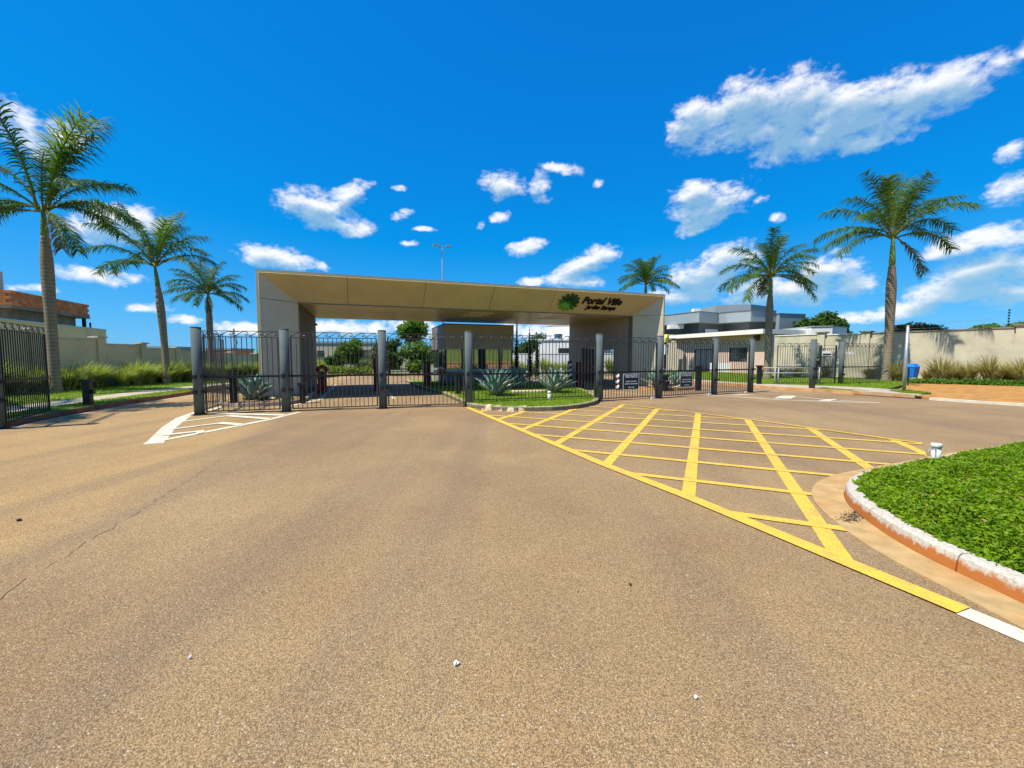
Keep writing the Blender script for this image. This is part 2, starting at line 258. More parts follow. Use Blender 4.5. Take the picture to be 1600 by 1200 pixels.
M = dict(
    road=road_material('asphalt_dusty', (.365, .240, .110), (.272, .172, .080), (.45, .285, .105)),
    terrain=mat('terrain_soil', (.13, .13, .05), .95, .35, .4, .3, 8),
    lawn=mat('lawn_soil', (.15, .21, .02), .95, .35, 2.5, .5, 40),
    blade=leafmat('lawn_blade', (.24, .33, .016), (.14, .245, .012), 1.2, .3),
    cover=leafmat('ground_cover_leaf', (.07, .155, .004), (.22, .335, .008), 7.0, .3, .4),
    soil=mat('orange_soil', (.39, .19, .048), .95, .3, 3, .6, 30),
    mulch=mat('bed_mulch', (.17, .085, .04), .95, .4, 5, .6, 30, dirt=(.40, .27, .13), dirtscale=2.5, dirtamt=.9),
    concrete=mat('pale_concrete', (.42, .36, .27), .85, .15, 3, .3, 40, dirt=(.36, .2, .09), dirtscale=1.2, dirtamt=.5),
    gutter=mat('gutter_concrete', (.43, .29, .125), .88, .2, 6, .5, 60, dirt=(.40, .20, .06), dirtscale=2.2, dirtamt=.7),
    kerb=kerb_material(),
    redkerb=mat('stained_kerb', (.13, .062, .032), .9, .35, 4, .4, 30, dirt=(.3, .2, .12), dirtscale=1.5, dirtamt=.5),
    orangekerb=mat('orange_kerb', (.50, .24, .08), .9, .25, 3, .4, 30, dirt=(.5, .38, .25), dirtscale=1.5, dirtamt=.7),
    yellow=mat('yellow_paint', (.72, .45, .045), .7, .20, 70, .4, 120, dirt=(.36, .23, .09), dirtscale=9, dirtamt=.6, chip=(.29, .20, .10)),
    white=mat('white_paint', (.64, .595, .45), .7, .14, 60, .4, 120, dirt=(.42, .31, .2), dirtscale=4, dirtamt=.5, chip=(.31, .22, .12)),
    seam=mat('joint_tar', (.205, .145, .083), .8, .3, 9),
    clad=mat('portal_cladding', (.55, .435, .205), .5, .05, .8, .04, 6, spec=.3, dirt=(.34, .26, .12), dirtscale=1.1, dirtamt=.35),
    clad_skylit=mat('portal_cladding_skylit', (.56, .50, .335), .5, .05, .8, .04, 6, spec=.3, dirt=(.36, .31, .2), dirtscale=1.1, dirtamt=.3),  # same panels as the beam; sky light on the legs painted in as paler tone
    cladcore=mat('portal_core', (.20, .175, .13), .8, .1, 2),
    soffit=mat('portal_soffit', (.57, .44, .20), .32, .06, .8, .05, 5, spec=.5),
    lampw=mat('fixture_white', (.75, .68, .55), .4, .05),
    wallin=mat('portal_inner_wall', (.43, .365, .29), .6, .07, 1.5),
    dark=mat('dark_metal', (.018, .018, .02), .5, .2, 8),
    black=mat('black_plastic', (.012, .012, .013), .45, .1, 8),
    bar=mat('gate_bar_steel', (.075, .072, .075), .45, .2, 4, metal=.4, dirt=(.16, .075, .035), dirtscale=2.0, dirtamt=.5),
    post=mat('gate_post_paint', (.082, .108, .108), .75, .10, 3, .05, 30, spec=.15, dirt=(.2, .17, .13), dirtscale=2, dirtamt=.25),
    lampgrey=mat('lamp_grey', (.16, .18, .20), .6, .1, 5),
    galv=mat('galvanised_steel', (.42, .44, .44), .42, .1, 5, metal=.55),
    rail=mat('rail_steel', (.36, .36, .33), .5, .1, 5),
    signb=mat('sign_black', (.012, .02, .016), .4, .1), signg=mat('sign_green', (.01, .045, .02), .4, .1),
    signw=mat('sign_white', (.72, .72, .70), .5, .04),
    letter=mat('letter_black', (.006, .006, .008), .35, .1),
    leafd=mat('petal_dark_green', (.004, .055, .010), .4, .1), leafm=mat('petal_green', (.01, .16, .02), .4, .1), leafl=mat('petal_light_green', (.13, .36, .04), .4, .1),
    glass=glassmat('window_glass', (.012, .016, .014)), glassd=glassmat('door_glass', (.02, .035, .04)),
    booth=mat('booth_render', (.50, .42, .31), .7, .06, 1.2), boothlow=mat('booth_base_grey', (.2, .2, .19), .6, .08, 2), boothside=mat('booth_frame_brown', (.16, .13, .11), .5, .08, 2),
    lwall=mat('boundary_render', (.70, .57, .31), .9, .10, .9, .3, 30, dirt=(.2, .18, .13), dirtscale=.9, dirtamt=.45),
    rwall=mat('boundary_render_pale', (.52, .47, .335), .9, .09, 1.1, .35, 30, dirt=(.25, .215, .15), dirtscale=1.3, dirtamt=.5),
    cope=mat('coping_stone', (.50, .46, .38), .85, .1, 3, .2, 40), copew=mat('coping_white', (.75, .73, .68), .8, .1, 3, .2, 40, dirt=(.3, .27, .22), dirtscale=2, dirtamt=.4),
    caps=mat('pillar_cap', (.22, .19, .15), .85, .15, 4),
    rust=mat('clay_coping', (.30, .13, .07), .9, .2, 4),
    pink=mat('office_pink_wall', (.60, .43, .34), .85, .06, 1, .15, 40),
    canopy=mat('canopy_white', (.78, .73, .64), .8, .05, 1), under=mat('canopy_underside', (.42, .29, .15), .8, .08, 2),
    brown=mat('brown_beam', (.10, .062, .035), .7, .2, 4),
    hgrey=mat('house_grey_render', (.25, .295, .305), .8, .04, .8), hdark=mat('house_dark_render', (.12, .14, .15), .8, .05, .8),
    hwhite=mat('house_white_render', (.72, .70, .66), .85, .05, .8), hbeige=mat('house_beige_render', (.45, .40, .30), .9, .08, .9, .2, 20),
    raw=mat('raw_concrete', (.24, .21, .165), .95, .25, 2, .5, 20, dirt=(.12, .105, .085), dirtscale=1.2, dirtamt=.7),
    brick=mat('clay_block', (.60, .20, .065), .9, .18, 6, .4, 50, rand=.22), mortar=mat('mortar', (.30, .235, .17), .95, .2, 6),
    void=mat('dark_opening', (.012, .012, .012), .9, .1),
    greenroof=mat('green_roof', (.05, .27, .19), .6, .06, 1),
    bin=mat('blue_bin_plastic', (.01, .16, .52), .4, .06, 3),
    red=mat('red_plastic', (.38, .022, .015), .4, .1, 3), maroon=mat('dark_red_metal', (.085, .015, .012), .5, .15, 3),
    orange=mat('orange_plastic', (.55, .12, .02), .4, .08, 3), yellowbox=mat('floodlight_yellow', (.62, .56, .12), .5, .06, 3),
    pvc=mat('white_pvc', (.72, .70, .64), .45, .05, 6), stone=mat('painted_stone', (.58, .47, .33), .9, .2, 5, .5, 30, rand=.12, dirt=(.45, .17, .06), dirtscale=3, dirtamt=.7),
    clayedge=mat('clay_edging', (.45, .17, .075), .9, .2, 5, .4, 30, rand=.2, dirt=(.62, .5, .38), dirtscale=4, dirtamt=.8),
    bark=trunk_material(), shaft=mat('crownshaft_green', (.13, .20, .035), .45, .2, 3, spec=.4),
    frond=leafmat('palm_frond', (.03, .085, .012), (.085, .155, .02), .7, .3), frondyoung=leafmat('palm_frond_young', (.13, .20, .02), (.19, .25, .03), .7, .35),
    fronddry=leafmat('palm_frond_dry', (.17, .115, .05), (.10, .085, .03), .7, .25), rachis=mat('palm_rachis', (.13, .15, .035), .5, .2, 3),
    agave=leafmat('agave_leaf', (.11, .22, .175), (.25, .37, .30), 2.2, .1, .5, .25), agaveedge=leafmat('agave_leaf_pale', (.42, .46, .34), (.30, .36, .26), 2, .1, .5),
    tall=leafmat('tall_grass', (.15, .215, .035), (.43, .44, .17), 7.0, .3, .55, .2), tallr=leafmat('tall_grass_dry', (.20, .165, .07), (.48, .43, .21), 7.0, .3, .55, .2),
    tuft=leafmat('low_plants', (.045, .13, .012), (.10, .21, .02), 2, .3),
    tree1=leafmat('tree_leaf', (.055, .135, .012), (.15, .24, .025), .9, .35), tree2=leafmat('dark_tree_leaf', (.024, .065, .010), (.07, .135, .018), .9, .3),
    cyp=leafmat('cypress_leaf', (.012, .03, .01), (.03, .05, .015), 2, .15), hedge=leafmat('hedge_leaf', (.16, .24, .02), (.24, .30, .03), 1.5, .3),
    flower=leafmat('pink_flower', (.45, .07, .13), (.32, .05, .09), 2, .3), wood=mat('tree_bark', (.12, .085, .055), .9, .25, 6, .5, 30),
    dryleaf=leafmat('dry_cover_leaf', (.30, .25, .06), (.20, .12, .04), 9, .2),
    dry=leafmat('dry_tree_leaf', (.22, .19, .10), (.15, .14, .07), 1.5, .3),
    hill=mat('far_hill', (.05, .085, .07), 1, .3, .01), paper=mat('paper_scrap', (.78, .76, .7), .8, .04), leaf=mat('fallen_leaf', (.06, .035, .02), .8, .2),
)
# ------------------------------------------------------------------ mesh helpers
class MB:
    def __init__(s): s.v = []; s.f = []
    def add(s, v, f):
        n = len(s.v); s.v += [tuple(p) for p in v]; s.f += [tuple(i + n for i in q) for q in f]; return s
    def box(s, x0, x1, y0, y1, z0, z1):
        return s.add([(x0, y0, z0), (x1, y0, z0), (x1, y1, z0), (x0, y1, z0), (x0, y0, z1), (x1, y0, z1), (x1, y1, z1), (x0, y1, z1)],
                     [(0, 3, 2, 1), (4, 5, 6, 7), (0, 1, 5, 4), (1, 2, 6, 5), (2, 3, 7, 6), (3, 0, 4, 7)])
    def prism(s, poly, z0, z1):
        a = sum(poly[i][0] * poly[(i + 1) % len(poly)][1] - poly[(i + 1) % len(poly)][0] * poly[i][1] for i in range(len(poly)))
        if a < 0: poly = poly[::-1]
        n = len(poly); v = [(p[0], p[1], z0) for p in poly] + [(p[0], p[1], z1) for p in poly]
        return s.add(v, [tuple(range(n))[::-1], tuple(range(n, 2 * n))] + [(i, (i + 1) % n, n + (i + 1) % n, n + i) for i in range(n)])
    def sheet(s, poly, z):
        a = sum(poly[i][0] * poly[(i + 1) % len(poly)][1] - poly[(i + 1) % len(poly)][0] * poly[i][1] for i in range(len(poly)))
        if a < 0: poly = poly[::-1]
        return s.add([(p[0], p[1], z) for p in poly], [tuple(range(len(poly)))])
    def slab(s, quad, n, t):
        """A plate: corner points, thickness t along n."""
        n = Vector(n).normalized() * t; k = len(quad); q = [Vector(p) for p in quad]
        return s.add(q + [p + n for p in q], [tuple(range(k))[::-1], tuple(range(k, 2 * k))] + [(i, (i + 1) % k, k + (i + 1) % k, k + i) for i in range(k)])
    def lathe(s, prof, n=16, cx=0, cy=0):
        v = []; f = []
        for r, z in prof: v += [(cx + r * math.cos(2 * math.pi * i / n), cy + r * math.sin(2 * math.pi * i / n), z) for i in range(n)]
        for k in range(len(prof) - 1): f += [(k * n + i, k * n + (i + 1) % n, (k + 1) * n + (i + 1) % n, (k + 1) * n + i) for i in range(n)]
        f += [tuple(range(n))[::-1], tuple((len(prof) - 1) * n + i for i in range(n))]
        return s.add(v, f)
    def tube(s, pts, r, n=6):
        pts = [Vector(p) for p in pts]; v = []; f = []; rr = r if isinstance(r, (list, tuple)) else [r] * len(pts)
        ref = None
        for i, p in enumerate(pts):
            t = (pts[min(i + 1, len(pts) - 1)] - pts[max(i - 1, 0)]).normalized()
            if ref is None: ref = t.orthogonal().normalized()
            ref = (ref - t * ref.dot(t)).normalized(); o = t.cross(ref)
            v += [p + (ref * math.cos(2 * math.pi * k / n) + o * math.sin(2 * math.pi * k / n)) * rr[i] for k in range(n)]
        for i in range(len(pts) - 1): f += [(i * n + k, i * n + (k + 1) % n, (i + 1) * n + (k + 1) % n, (i + 1) * n + k) for k in range(n)]
        f += [tuple(range(n))[::-1], tuple((len(pts) - 1) * n + k for k in range(n))]
        return s.add(v, f)
    def mesh(s, name, m, smooth=False):
        me = bpy.data.meshes.new(name); me.from_pydata(s.v, [], s.f); me.materials.append(M[m] if isinstance(m, str) else m)
        if smooth: me.shade_smooth()
        return me

def npmesh(name, verts, faces, mats, mi=None, smooth=False):
    """verts (n,3), faces (m,k) of one size."""
    verts = np.asarray(verts, np.float32); faces = np.asarray(faces, np.int32); m, k = faces.shape
    me = bpy.data.meshes.new(name); me.vertices.add(len(verts)); me.vertices.foreach_set('co', verts.ravel())
    me.loops.add(m * k); me.loops.foreach_set('vertex_index', faces.ravel())
    me.polygons.add(m); me.polygons.foreach_set('loop_start', np.arange(0, m * k, k, dtype=np.int32)); me.polygons.foreach_set('loop_total', np.full(m, k, np.int32))
    for mm in (mats if isinstance(mats, (list, tuple)) else [mats]): me.materials.append(M[mm])
    if mi is not None: me.polygons.foreach_set('material_index', np.asarray(mi, np.int32))
    me.update(calc_edges=True); me.validate()
    if smooth: me.shade_smooth()
    return me

def link(name, me, parent=None, loc=None, rz=0):
    o = bpy.data.objects.new(name, me); C.objects.link(o)
    if parent is not None: o.parent = parent
    if loc is not None: o.location = loc
    if rz: o.rotation_euler[2] = rz
    return o
def P(name, mb, m, parent, smooth=False, loc=None, rz=0): return link(name, mb.mesh(name, m, smooth), parent, loc, rz)
def tag(o, label, cat, group=None):
    o['label'] = label; o['category'] = cat
    if group: o['group'] = group
    return o
def thing(name, label, cat, loc=(0, 0, 0), rz=0, group=None):
    o = bpy.data.objects.new(name, None); C.objects.link(o); o.location = loc; o.rotation_euler = (0, 0, rz); o.empty_display_size = .2
    return tag(o, label, cat, group)
def structure(name, mb, m, smooth=False):
    o = link(name, mb.mesh(name, m, smooth) if isinstance(mb, MB) else mb); o['kind'] = 'structure'; return o
def stuff(o): o['kind'] = 'stuff'; return o

# ------------------------------------------------------------------ portal frame of reference (a along the front, b inwards)
OX, OY = -9.06, 14.93
AX, AY = .9408, .3390
TH = math.atan2(AY, AX)
def W(a, b): return (OX + a * AX - b * AY, OY + a * AY + b * AX)

# ------------------------------------------------------------------ ground
mb = MB(); mb.sheet([(-6000, -3000), (6000, -3000), (6000, 6000), (-6000, 6000)], -.03); structure('ground', mb, 'terrain')
KL = [(-5.5, -14), (-7.2, -4), (-9.0, 2), (-10.4, 6.2), (-11.35, 9.0), (-12.15, 11.1), (-12.9, 13.8), (-13.75, 17.9), (-14.1, 21.5), (-14.0, 27), (-14.4, 37)]
KR = [(7.5, 38), (9.2, 31.5), (10.69, 26.9), (11.28, 25.06), (12.4, 22.4), (13.0, 20.9), (13.95, 19.4), (14.75, 17.6), (15.55, 16.0), (16.3, 14.2), (17.4, 12.9), (20.5, 10.0), (27, 5.5), (40, -1)]
mb = MB(); mb.sheet(KL + KR + [(40, -14)], 0.0); structure('road', mb, 'road')
def offset(line, d):
    out = []
    for i, p in enumerate(line):
        q0 = line[max(i - 1, 0)]; q1 = line[min(i + 1, len(line) - 1)]
        t = Vector((q1[0] - q0[0], q1[1] - q0[1])).normalized(); out.append((p[0] - t.y * d, p[1] + t.x * d))
    return out
def ribbon(line, d0, d1, z0, z1=None):
    A, B = offset(line, d0), offset(line, d1); m = MB()
    for i in range(len(A) - 1):
        q = [A[i], A[i + 1], B[i + 1], B[i]]
        if z1 is None: m.sheet(q, z0)
        else: m.prism(q, z0, z1)
    return m
# left verge: kerb, grass strip, path, lawn
structure('left_kerb', ribbon(KL, 0, .16, -.02, .14), 'redkerb')
structure('gutter_line', ribbon(KL, -.20, -.04, .004), 'concrete')
structure('verge', ribbon(KL, .16, 1.3, -.02, .115), 'lawn')
structure('left_path', ribbon(KL, 1.3, 2.5, -.02, .11), 'concrete')
structure('left_lawn', ribbon(KL, 2.5, 12, -.02, .115), 'lawn')
# right verge
KRa = KR[1:9]
structure('right_kerb', ribbon(KRa, 0, .16, -.02, .14), 'orangekerb')
RE = [(15.75, 16.1), (17.1, 18.3), (21.2, 22.5), (23.6, 24.9), (28, 29)]     # where the lawn gives way to bare soil
rp = [tuple(Vector(p) + (Vector(q) - Vector(p)).normalized() * w_) for p, q, w_ in zip(KR, offset(KR, 2.0), (1.6, 1.6, 1.6, 1.6, 1.8, 2.4, 3.3, 3.3, 3, 3, 3, 3, 3, 3))]; r5 = offset(KR, .16)
mb = MB(); mb.prism(r5[1:8] + [(15.62, 16.3), (17.1, 18.35)] + [(17.3, 19.6)] + rp[1:8][::-1], -.02, .12); structure('right_path', mb, 'concrete')
RLAWN = rp[1:8] + [(16.4, 19.3)] + RE[1:] + [(34, 40), (16, 46)]
RLAWN = [rp[1], rp[2], rp[3], rp[4], rp[5], rp[6], rp[7], (17.55, 19.45), (21.2, 22.5), (23.6, 24.9), (28, 30), (24, 40), (15, 46)]
mb = MB(); mb.prism(RLAWN, -.02, .11); structure('right_lawn', mb, 'lawn')
for q_ in ([(14.25, 19.35), (15.15, 17.75), (15.55, 18.0), (14.65, 19.6)], [(15.9, 16.55), (17.3, 17.1), (17.5, 18.3), (16.6, 18.25)]):
    mb = MB(); mb.prism(q_, -.01, .13); structure('grass_patch', mb, 'lawn')
mb = MB(); mb.prism([(15.75, 16.1), (16.3, 14.2), (17.4, 12.9), (20.5, 10.0), (27, 5.5), (40, -1), (46, 8), (34, 30), (28, 30), (23.6, 24.9), (21.2, 22.5), (17.1, 18.35)], -.02, .07); structure('dirt_verge', mb, 'soil')
mb = ribbon([(15.75, 15.55), (16.3, 14.2), (17.0, 13.3)], -.16, 0, -.02, .09); structure('kerb_edge', mb, 'white')
# hills far away
def hill_ring():
    m = MB(); n = 120; rr = random.Random(5); prev = None; v = []
    for i in range(n + 1):
        a = math.pi * (.06 + .88 * i / n); r = 1900
        h = 16 + 14 * math.sin(i * .21) + 9 * math.sin(i * .53 + 1) + rr.uniform(0, 3)
        v += [(r * math.cos(a), r * math.sin(a), -3), (1.06 * r * math.cos(a), 1.06 * r * math.sin(a), max(6, h)), (1.25 * r * math.cos(a), 1.25 * r * math.sin(a), -3)]
    f = []
    for i in range(n):
        for k in range(2): f.append((3 * i + k, 3 * i + 3 + k, 3 * i + 4 + k, 3 * i + 1 + k))
    m.add(v, f); return m
structure('hills', hill_ring(), 'hill', True)
# a grassy bank behind the viewer (seen only in window reflections)
mb = MB(); mb.add([(-160, -60, -.02), (160, -60, -.02), (160, -90, 3.0), (-160, -90, 3.0), (160, -150, 12), (-160, -150, 12)], [(0, 1, 2, 3), (3, 2, 4, 5)]); structure('grass_bank', mb, 'lawn')
mb = MB(); mb.sheet([(-90, -60), (90, -60), (90, -14), (-90, -14)], -.01); structure('dirt_field', mb, 'soil')

# ------------------------------------------------------------------ painted markings
def clip_half(poly, n, c):                       # keep n.p <= c
    out = []
    for i in range(len(poly)):
        p, q = poly[i], poly[(i + 1) % len(poly)]; dp = n[0] * p[0] + n[1] * p[1] - c; dq = n[0] * q[0] + n[1] * q[1] - c
        if dp <= 0: out.append(p)
        if dp * dq < 0: t = dp / (dp - dq); out.append((p[0] + (q[0] - p[0]) * t, p[1] + (q[1] - p[1]) * t))
    return out
BOXL = [(2.84, 2.52), (2.02, 4.62), (1.36, 6.1), (0.13, 9.2), (-1.42, 13.1)]
BOXR = [(3.75, 14.0), (4.61, 12.63), (5.3, 11.76), (6.02, 10.66), (6.68, 9.39), (7.4, 7.93), (7.6, 7.62)]
REG = BOXL + [(-.9, 12.5), (0, 12.12), (1.2, 12.2), (2.1, 12.85), (2.85, 13.9)] + BOXR + [(6.4, 6.3), (4.85, 5.72), (4.22, 5.4), (3.6, 4.85), (3.38, 4.2), (3.16, 3.5), (2.98, 2.7)]
mb = MB(); dB = (.42, .9075); nB = (.9075, -.42); dA = nB; nA = dB
for k in range(-5, 4):
    c = -.13 + 1.16 * k; w = .075
    q = clip_half(clip_half(REG, nB, c + w), (-nB[0], -nB[1]), -(c - w))
    if len(q) > 2: mb.sheet(q, .006)
structure('box_hatching', mb, 'yellow')
mb = MB()
for k in range(-1, 9):
    c = 5.78 + 1.06 * k; w = .06
    q = clip_half(clip_half(REG, nA, c + w), (-nA[0], -nA[1]), -(c - w))
    if len(q) > 2: mb.sheet(q, .010)
structure('box_hatching', mb, 'yellow')
structure('box_border', ribbon(BOXL, -.08, .08, .014), 'yellow')
structure('box_border', ribbon(BOXR, -.05, .05, .014), 'yellow')
structure('lane_line', ribbon([(3.32, 1.0), (3.05, 1.95), (2.84, 2.52)], -.08, .08, .006), 'white')
# left chevron island
mb = ribbon([(-6.62, 7.6), (-7.25, 8.55), (-7.85, 9.45), (-8.7, 10.9), (-9.12, 12.0)], -.14, .14, .004)
structure('chevron_island', mb, 'white')
mb = ribbon([(-6.78, 7.62), (-6.43, 9.35), (-6.22, 10.5), (-6.18, 12.05)], -.085, .085, .008); structure('chevron_island', mb, 'white')
mb = MB()
for (l, m_, r) in (((-7.1, 8.3), (-6.72, 8.75), (-6.5, 8.5)), ((-7.5, 9.0), (-7.05, 9.85), (-6.38, 9.6)), ((-8.15, 10.05), (-7.7, 11.1), (-6.24, 10.5)), ((-8.8, 11.1), (-8.5, 11.55), (-6.2, 11.2))):
    w = .27
    for p, q in ((l, m_), (m_, r)): mb.sheet([p, q, (q[0] - .03, q[1] + w), (p[0] - .03, p[1] + w)], .012 if p == l else .016)
structure('chevron_bars', mb, 'white')
# right chevron
mb = ribbon([(8.4, 17.5), (9.05, 16.74), (10.05, 15.55), (11.2, 15.0), (12.9, 14.5)], -.07, .07, .004); structure('chevron_island', mb, 'white')
mb = ribbon([(12.9, 14.55), (11.8, 15.5), (11.53, 17.6)], -.06, .06, .008); structure('chevron_island', mb, 'white')
mb = MB()
for p, q, w in (((8.9, 17.4), (9.9, 17.7), .5), ((10.1, 16.0), (11.1, 17.1), .6), ((11.15, 15.1), (11.9, 15.7), .35)): mb.sheet([p, (p[0] + w, p[1] - .12), (q[0] + w, q[1] - .1), q], .012)
structure('chevron_bars', mb, 'white')
# lane lines inside
structure('lane_line', ribbon([W(1.0, -2.4), W(1.95, 0), W(2.0, 9)], -.06, .06, .004), 'white')
structure('lane_line', ribbon([W(4.6, -.6), W(4.55, 6)], -.05, .05, .004), 'white')
structure('lane_line', ribbon([W(13.1, -1), W(13.2, 1.2), (5.6, 17.8)], -.04, .04, .004), 'white')
structure('lane_line', ribbon([W(19.2, 0.5), (9.2, 20.4), (12.4, 19.2)], -.04, .04, .004), 'white')
structure('lane_line', ribbon([(-9.05, 12.3), (-10.6, 17.5), (-13.0, 24)], -.06, .06, .004), 'white')
# paving joint
def ribbon_var(line):
    m = MB(); q = random.Random(6)
    for i in range(len(line) - 1):
        if q.random() < .33: continue
        w0 = q.uniform(.0012, .006); w1 = q.uniform(.0012, .006); A, B = Vector(line[i]), Vector(line[i + 1]); t = (B - A).normalized(); n = Vector((-t.y, t.x))
        m.sheet([A - n * w0, B - n * w1, B + n * w1, A + n * w0], .004)
    return m
jr = random.Random(2); J = []
for i in range(110):
    y = 1.6 + i * .066; J.append((-2.62 - .30 * y + jr.uniform(-.03, .03) + (.35 * max(0, y - 6.5) ** 1.2 * .35), y))
structure('road_joint', ribbon_var(J), 'seam')

def leafcloud(name, blobs, n, size, m, seed=1, mats2=None):
    """Leaf-sized quads spread through the outer part of several blobs (x,y,z,r,squash)."""
    g = np.random.default_rng(seed); vol = np.array([b[3] ** 2.2 for b in blobs]); idx = g.choice(len(blobs), n, p=vol / vol.sum())
    B = np.array([b[:4] for b in blobs]); sq = np.array([b[4] if len(b) > 4 else 1 for b in blobs])
    d = g.normal(size=(n, 3)); d /= np.linalg.norm(d, axis=1)[:, None]; rr = B[idx, 3] * g.random(n) ** .38
    lump = 1 + .22 * np.sin(d[:, 0] * 7 + idx) * np.sin(d[:, 1] * 6 + 2 * idx) + .15 * np.sin(d[:, 2] * 9 + idx)
    c = B[idx, :3] + d * (rr * lump)[:, None] * np.stack([np.ones(n), np.ones(n), sq[idx]], 1)
    nn = d * .6 + g.normal(size=(n, 3)) * .7; nn[:, 2] += .5; nn /= np.linalg.norm(nn, axis=1)[:, None]
    u = np.cross(nn, g.normal(size=(n, 3))); u /= np.linalg.norm(u, axis=1)[:, None]; v = np.cross(nn, u); s = size * g.uniform(.6, 1.3, n)[:, None]
    q = np.stack([c - u * s, c - v * s * .55, c + u * s, c + v * s * .55], 1).reshape(-1, 3)
    mi = None
    if mats2: mi = (g.random(n) < mats2[1]).astype(int)
    return npmesh(name, q, np.arange(n * 4).reshape(n, 4), [m] + ([mats2[0]] if mats2 else []), mi)
# ------------------------------------------------------------------ near traffic island on the right
ISL = [(3.36, .9), (3.31, 1.8), (3.30, 2.65), (3.30, 3.3), (3.42, 3.85), (3.62, 4.38), (3.95, 4.85), (4.42, 5.22), (5.1, 5.55), (6.1, 5.98), (7.2, 6.48), (8.6, 6.98), (10.4, 7.3), (13, 7.2)]
def smooth_line(line, n):
    out = []
    for i in range(len(line) - 1):
        p0 = Vector(line[max(i - 1, 0)]); p1 = Vector(line[i]); p2 = Vector(line[i + 1]); p3 = Vector(line[min(i + 2, len(line) - 1)])
        for k in range(n):
            t = k / n; out.append(tuple(.5 * ((2 * p1) + (-p0 + p2) * t + (2 * p0 - 5 * p1 + 4 * p2 - p3) * t * t + (-p0 + 3 * p1 - 3 * p2 + p3) * t ** 3)))
    return out + [tuple(line[-1])]
IS = smooth_line(ISL, 6)
gut = structure('gutter', ribbon(IS, 0.0, .30, -.02, .012), 'gutter')
def sweep(line, prof):
    """prof: (offset to the right of travel, z)"""
    m = MB(); v = []; n = len(prof)
    rows = [offset(line, -d) for d, z in prof]
    for i in range(len(line)): v += [(rows[k][i][0], rows[k][i][1], prof[k][1]) for k in range(n)]
    f = [(i * n + k, i * n + (k + 1) % n, (i + 1) * n + (k + 1) % n, (i + 1) * n + k) for i in range(len(line) - 1) for k in range(n)]
    f += [tuple(range(n))[::-1], tuple((len(line) - 1) * n + k for k in range(n))]
    m.add(v, f); return m
KP = [(0.0, -.02), (.012, .09), (.022, .128), (.045, .148), (.12, .152), (.14, .14), (.14, -.02)]
# cut the kerb in kerbstones about a metre long
acc = 0; start = 0
for i in range(1, len(IS)):
    acc += math.dist(IS[i], IS[i - 1])
    if acc > .95 or i == len(IS) - 1:
        seg = [Vector(p) for p in IS[start:i + 1]]
        seg[0] = seg[0] + (seg[1] - seg[0]).normalized() * .006; seg[-1] = seg[-1] - (seg[-1] - seg[-2]).normalized() * .006
        P('kerbstone', sweep([tuple(p) for p in seg], KP), 'kerb', gut); start = i; acc = 0
inner = offset(IS, -.14)
mb = MB(); mb.prism(inner + [(14, 1.0)], -.02, .10); structure('island_soil', mb, 'lawn')
gj = MB(); gj.add([(3.27, 3.98, .0165), (3.30, 3.96, .0165), (3.56, 4.12, .0165), (3.55, 4.15, .0165)], [(0, 1, 2, 3)]); P('gutter_joint', gj, 'seam', gut)
def inpoly(pts, poly):
    x, y = pts[:, 0], pts[:, 1]; ins = np.zeros(len(pts), bool); n = len(poly)
    for i in range(n):
        x0, y0 = poly[i]; x1, y1 = poly[(i + 1) % n]
        c = ((y0 > y) != (y1 > y)) & (x < (x1 - x0) * (y - y0) / (y1 - y0 + 1e-12) + x0); ins ^= c
    return ins
def polydist(pts, line):
    d = np.full(len(pts), 9e9)
    for i in range(len(line) - 1):
        p, q = np.array(line[i]), np.array(line[i + 1]); e = q - p; t = np.clip(((pts - p) @ e) / (e @ e), 0, 1); d = np.minimum(d, np.linalg.norm(pts - (p + t[:, None] * e), axis=1))
    return d
def ground_cover():
    rg = np.random.default_rng(4); poly = inner + [(14, 1.0)]
    pts = rg.uniform((3.2, .9), (12.5, 7.4), (260000, 2)); pts = pts[inpoly(pts, poly)]
    # denser close by, thinner far away
    keep = rg.random(len(pts)) < np.clip(1.25 - (pts[:, 0] - 3) / 11, .3, 1); pts = pts[keep]
    d = polydist(pts, inner); h = .05 + .17 * np.clip(d / .45, 0, 1) ** .6
    clump = .5 + .5 * np.sin(pts[:, 0] * 5.1 + np.sin(pts[:, 1] * 3.7) * 2) * np.sin(pts[:, 1] * 4.3 + 1.3 * np.sin(pts[:, 0] * 2.9))
    z = .12 + h * (.55 + .45 * clump) * rg.uniform(.35, 1.05, len(pts)) ** .7
    n = len(pts); az = rg.uniform(0, 6.283, n); el = np.radians(rg.normal(28, 24, n)); L_ = rg.uniform(.025, .055, n); wd = L_ * rg.uniform(.24, .42, n)
    dr = np.stack([np.cos(az) * np.cos(el), np.sin(az) * np.cos(el), np.sin(el)], 1); sd = np.stack([-np.sin(az), np.cos(az), rg.normal(0, .35, n)], 1); sd /= np.linalg.norm(sd, axis=1)[:, None]
    c = np.column_stack([pts, z]); sag = np.zeros((n, 3)); sag[:, 2] = -L_ * .35
    v = np.stack([c, c + dr * (L_ * .5)[:, None] + sd * wd[:, None], c + dr * L_[:, None] + sag, c + dr * (L_ * .5)[:, None] - sd * wd[:, None]], 1).reshape(-1, 3)
    # a leaf stays on its own side of the kerb top
    f = np.arange(n * 4).reshape(n, 4)
    mi = (rg.random(n) < .035).astype(int)
    return npmesh('ground_cover', v, f, ['cover', 'dryleaf'], mi)
stuff(link('ground_cover', ground_cover()))
_g = np.random.default_rng(77); _c = []
